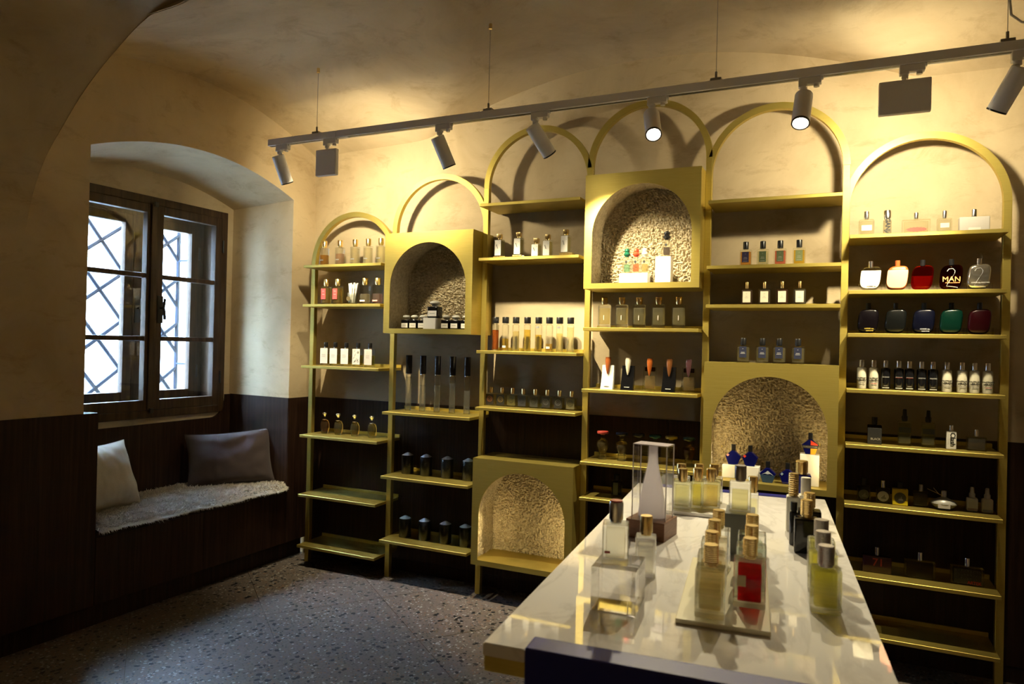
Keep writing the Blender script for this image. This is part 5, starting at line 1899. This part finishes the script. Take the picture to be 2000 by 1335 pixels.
def build_table():
    root = thing('display_table', 'white marble display table with navy end panels and gold apron', 'table', (T0.x, T0.y, 0), TA)
    bm = B()
    # marble slab notched round the flush navy end panels
    o = [(0, 0), (0.07, 0), (0.07, 0.048), (TW - 0.07, 0.048), (TW - 0.07, 0), (TW, 0), (TW, TL), (TW - 0.07, TL), (TW - 0.07, TL - 0.036), (0.07, TL - 0.036), (0.07, TL), (0, TL)]
    lo = [bm.verts.new((x, y, TH - 0.021)) for x, y in o]
    hi = [bm.verts.new((x, y, TH)) for x, y in o]
    bm.faces.new(hi); bm.faces.new(list(reversed(lo)))
    for k in range(len(o)):
        bm.faces.new((lo[k], lo[(k + 1) % len(o)], hi[(k + 1) % len(o)], hi[k]))
    es = [e for e in bm.edges if abs(e.verts[0].co.z - e.verts[1].co.z) < 1e-6]
    bmesh.ops.bevel(bm, geom=es, offset=0.0014, segments=2, affect='EDGES')
    obj('marble_top', bm, MARBLE, root, smooth=False)
    for y0, y1 in ((0.0, 0.0475), (TL - 0.0355, TL)):
        bm = B()
        box(bm, 0.0705, TW - 0.0705, y0 - (0.002 if y0 == 0 else 0), y1, 0.0, TH + 0.004, 0.004, 3)
        obj('end_panel', bm, NAVY, root, smooth=False)
    bm = B()
    for q in ((0.002, 0.07, 0.002, TL - 0.002), (TW - 0.07, TW - 0.002, 0.002, TL - 0.002)):
        box(bm, q[0], q[1], q[2], q[3], TH - 0.045, TH - 0.0212)
    box(bm, 0.07, TW - 0.07, 0.05, TL - 0.04, TH - 0.045, TH - 0.0212)
    obj('gold_apron', bm, GOLD, root, smooth=False)
    bm = B()
    box(bm, 0.09, TW - 0.09, 0.05, TL - 0.04, 0.10, TH - 0.046)
    obj('cabinet_core', bm, NAVY, root, smooth=False)

build_table()

def table_items():
    z = TH
    zz = z + 0.0005
    # --- acrylic risers with two clear bottles (front left)
    block('large clear acrylic cube under the clear bottle with red cap top', 2.612, -2.170, zz, 0.082, 0.100, 0.078, ACRYLIC, 'riser', TA, 'acrylic_riser')
    bottle('thick clear bottle with silver cap and red cap top on acrylic cube', (2.607, -2.178, zz + 0.0785), 0.048, 0.048, 0.112, (0.026, 0.032, 'round'), CAPSILVER, (0.96, 0.95, 0.88), 0.85, table=True, neck=0.007, collar=CAPSILVER, rz=0.25, captop=simple('red_enamel', (0.55, 0.06, 0.05), 0.25), bev=0.004, base=0.16,
           lab=(0.010, 0.3, 0.36, -0.014), labmat=simple('red_dot', (0.45, 0.03, 0.03), 0.5))
    bottle('clear bottle with brass cap standing behind the acrylic cube', (2.618, -1.985, zz), 0.042, 0.042, 0.125, (0.026, 0.034, 'round'), CAPGOLD, (0.95, 0.93, 0.86), 0.8, table=True, neck=0.007, rz=0.2)
    # --- acrylic block with white cone on walnut base
    t = thing('cone_display', 'acrylic block enclosing a white cone on a walnut base', 'display', (2.556, -1.672, zz), -0.12)
    bm = B()
    box(bm, -0.050, 0.050, -0.045, 0.055, 0, 0.046, 0.0015)
    obj('walnut_base', bm, WALNUT, t, smooth=False)
    bm = B()
    box(bm, -0.044, 0.044, -0.020, 0.034, 0.0462, 0.232, 0.0015)
    ab = obj('acrylic_block', bm, CASE, t, smooth=False)
    ed = simple('painted_edge_glint', (0.66, 0.62, 0.66), 0.2)  # pale strips imitate internal-reflection lines along the clear block's edges
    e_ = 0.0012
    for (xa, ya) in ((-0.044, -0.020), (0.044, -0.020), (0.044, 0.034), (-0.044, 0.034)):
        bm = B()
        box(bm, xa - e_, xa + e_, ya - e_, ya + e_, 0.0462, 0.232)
        obj('painted_edge_glint', bm, ed, ab, smooth=False)
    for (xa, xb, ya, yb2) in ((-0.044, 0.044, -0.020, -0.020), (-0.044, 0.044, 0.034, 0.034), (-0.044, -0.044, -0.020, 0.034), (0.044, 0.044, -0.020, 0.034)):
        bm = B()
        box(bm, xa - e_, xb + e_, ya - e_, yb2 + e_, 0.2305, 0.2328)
        obj('painted_edge_glint', bm, ed, ab, smooth=False)
    bm = B()
    box(bm, -0.043, 0.043, -0.019, 0.033, 0.2322, 0.2330)
    obj('frosted_top', bm, glass('frosted_top', (0.92, 0.88, 0.92), 1.3, 0.4, 0.3, 0.25), ab, smooth=False)
    bm = B()
    lathe(bm, [(0.036, 0.048), (0.0362, 0.056), (0.033, 0.085), (0.027, 0.120), (0.019, 0.155), (0.0130, 0.185), (0.0115, 0.215), (0.0118, 0.229)], 40, 0, 0.006, 1, 0.6)
    obj('white_cone', bm, glass('milk_white', (0.92, 0.89, 0.93), 1.3, 0.5, 0.2, 0.92), t)
    # --- back left cluster
    t = tag(obj('display_tray', box(B(), -0.085, 0.085, -0.09, 0.10, 0, 0.010, 0.0015), simple('tray_white', (0.74, 0.72, 0.68), 0.25), None, smooth=False, loc=(2.612, -1.318, zz), rot=(0, 0, TA)), 'thin white tray under the pale yellow bottle cluster', 'tray')
    yl = [(0.97, 0.95, 0.74), (0.97, 0.95, 0.72), (0.96, 0.91, 0.45), (0.96, 0.91, 0.50), (0.96, 0.86, 0.50), (0.96, 0.90, 0.58)]
    nm = ['front left pale', 'rear left pale', 'front middle slim', 'rear middle slim', 'front right honey', 'rear right honey']
    for i, (x, y, w) in enumerate(((2.576, -1.368, 0.052), (2.556, -1.282, 0.050), (2.614, -1.335, 0.034), (2.604, -1.255, 0.036), (2.650, -1.322, 0.054), (2.646, -1.236, 0.052))):
        bottle('%s yellow bottle with gold cap on the far tray' % nm[i], (x, y, zz + 0.0105), w, 0.040, 0.116, (0.028, 0.030, 'round'), CAPGOLD, yl[i], 0.86, table=True, neck=0.008, rz=TA, group='yellow bottles on the far tray')
    # --- grey pedestal with silver capped bottle
    block('grey stone pedestal under the silver capped square bottle', 2.775, -1.698, zz, 0.066, 0.095, 0.096, simple('grey_stone', (0.16, 0.17, 0.165), 0.35), 'pedestal', TA, 'stone_pedestal')
    bottle('square clear bottle with brushed silver cap on the grey pedestal', (2.775, -1.712, zz + 0.0965), 0.049, 0.036, 0.108, (0.027, 0.031, 'round'), CAPGREY, (0.90, 0.87, 0.58), 0.72, table=True, neck=0.006, collar=CAPGREY, rz=TA, base=0.08)
    bottle('narrow clear bottle with gold cap behind the grey pedestal', (2.775, -1.40, zz), 0.030, 0.030, 0.128, (0.026, 0.038, 'round'), CAPGOLD, (0.93, 0.90, 0.66), 0.8, table=True, neck=0.006, rz=TA)
    # --- front tray, two rows of gold capped bottles
    tag(obj('display_tray', box(B(), -0.078, 0.078, -0.185, 0.195, 0, 0.009, 0.0015), simple('tray_cream', (0.72, 0.66, 0.45), 0.35), None, smooth=False, loc=(2.786, -2.022, zz), rot=(0, 0, math.radians(5.5))), 'cream front tray carrying two rows of gold capped bottles', 'tray')
    g = 'gold capped bottles on the front tray'
    zt = zz + 0.0095
    rows = [(2.778, -2.172, (0.97, 0.91, 0.66), 'nearest amber tinted', 0.72), (2.766, -2.080, (0.96, 0.84, 0.54), 'second honey tinted', 0.8), (2.757, -1.985, (0.97, 0.88, 0.80), 'third pinkish', 0.8), (2.752, -1.892, (0.97, 0.90, 0.78), 'farthest peach tinted', 0.8)]
    for x, y, c, nm, lv in rows:
        bottle('%s clear bottle with ribbed gold cap, left row of front tray' % nm, (x, y, zt), 0.050, 0.044, 0.124, (0.026, 0.032, 'ribbed'), CAPGOLD, c, lv, table=True, neck=0.007, rz=math.radians(5.5), group=g, bev=0.004, base=0.16)
    rows = [(2.835, -2.085, (0.70, 0.02, 0.03), 'nearest deep red', 0.86), (2.828, -1.985, (0.97, 0.84, 0.81), 'middle pale pink', 0.8), (2.820, -1.890, (0.86, 0.95, 0.86), 'farthest pale green', 0.8)]
    for i, (x, y, c, nm, lv) in enumerate(rows):
        b = bottle('%s bottle with ribbed gold cap, right row of front tray' % nm, (x, y, zt), 0.056, 0.046, 0.122, (0.026, 0.032, 'ribbed'), CAPGOLD, c, lv, table=True, neck=0.006, rz=math.radians(5.5), group=g, bev=0.004, base=0.12,
                   lab=(0.015, 0.46, 0.70, -0.014) if i == 0 else None, labmat=simple('gold_foil_label', (0.72, 0.60, 0.36), 0.4))
    # --- right row, yellow green bottles with grey ribbed caps
    g = 'yellow green bottles at the right table edge'
    for i, (x, y, nm) in enumerate(((2.962, -2.030, 'nearest'), (2.956, -1.922, 'middle'), (2.952, -1.818, 'farthest'))):
        bottle('%s yellow green bottle with ribbed grey cap at the right edge' % nm, (x, y, zz), 0.053, 0.040, 0.122, (0.029, 0.034, 'ribbed'), CAPGREY, (0.95, 0.92, 0.42), 0.93, table=True, neck=0.005, collar=CAPGREY, rz=TA, group=g, bev=0.007, base=0.14)
    # --- dark bottles
    g = 'black bottles at the far right of the table'
    for i, (x, y, nm) in enumerate(((2.918, -1.630, 'nearer'), (2.922, -1.535, 'farther'))):
        bottle('%s tall black bottle with banded gold cap' % nm, (x, y, zz), 0.054, 0.044, 0.124, (0.028, 0.036, 'ribbed'), CAPGOLD, table=True, neck=0.006, rz=TA, opaque=BLACKGLASS, group=g, bev=0.005)
    bottle('small black atomiser with black cap beside the black bottles', (2.888, -1.575, zz), 0.020, 0.020, 0.105, (0.016, 0.020, 'round'), BLACK, table=True, neck=0.004, opaque=BLACKGLASS, round_=True, collar=BLACK)
    bottle('slim frosted white bottle with long ribbed gold cap', (2.880, -1.430, zz), 0.034, 0.034, 0.152, (0.026, 0.056, 'ribbed'), CAPGOLD, table=True, neck=0.004, rz=TA, opaque=simple('frosted_white', (0.66, 0.64, 0.56), 0.35))
    bottle('tall frosted white bottle behind the slim frosted one', (2.908, -1.335, zz), 0.036, 0.036, 0.128, (0.026, 0.044, 'round'), simple('ivory_cap', (0.70, 0.66, 0.58), 0.4), table=True, neck=0.004, rz=TA, opaque=simple('frosted_white', (0.66, 0.64, 0.56), 0.35))
    bottle('royal blue bottle with brass cap at the far table end', (2.893, -1.225, zz), 0.050, 0.040, 0.158, (0.034, 0.034, 'ribbed'), CAPGOLD, table=True, neck=0.005, rz=TA, opaque=simple('royal_blue', (0.006, 0.008, 0.22), 0.15))

table_items()
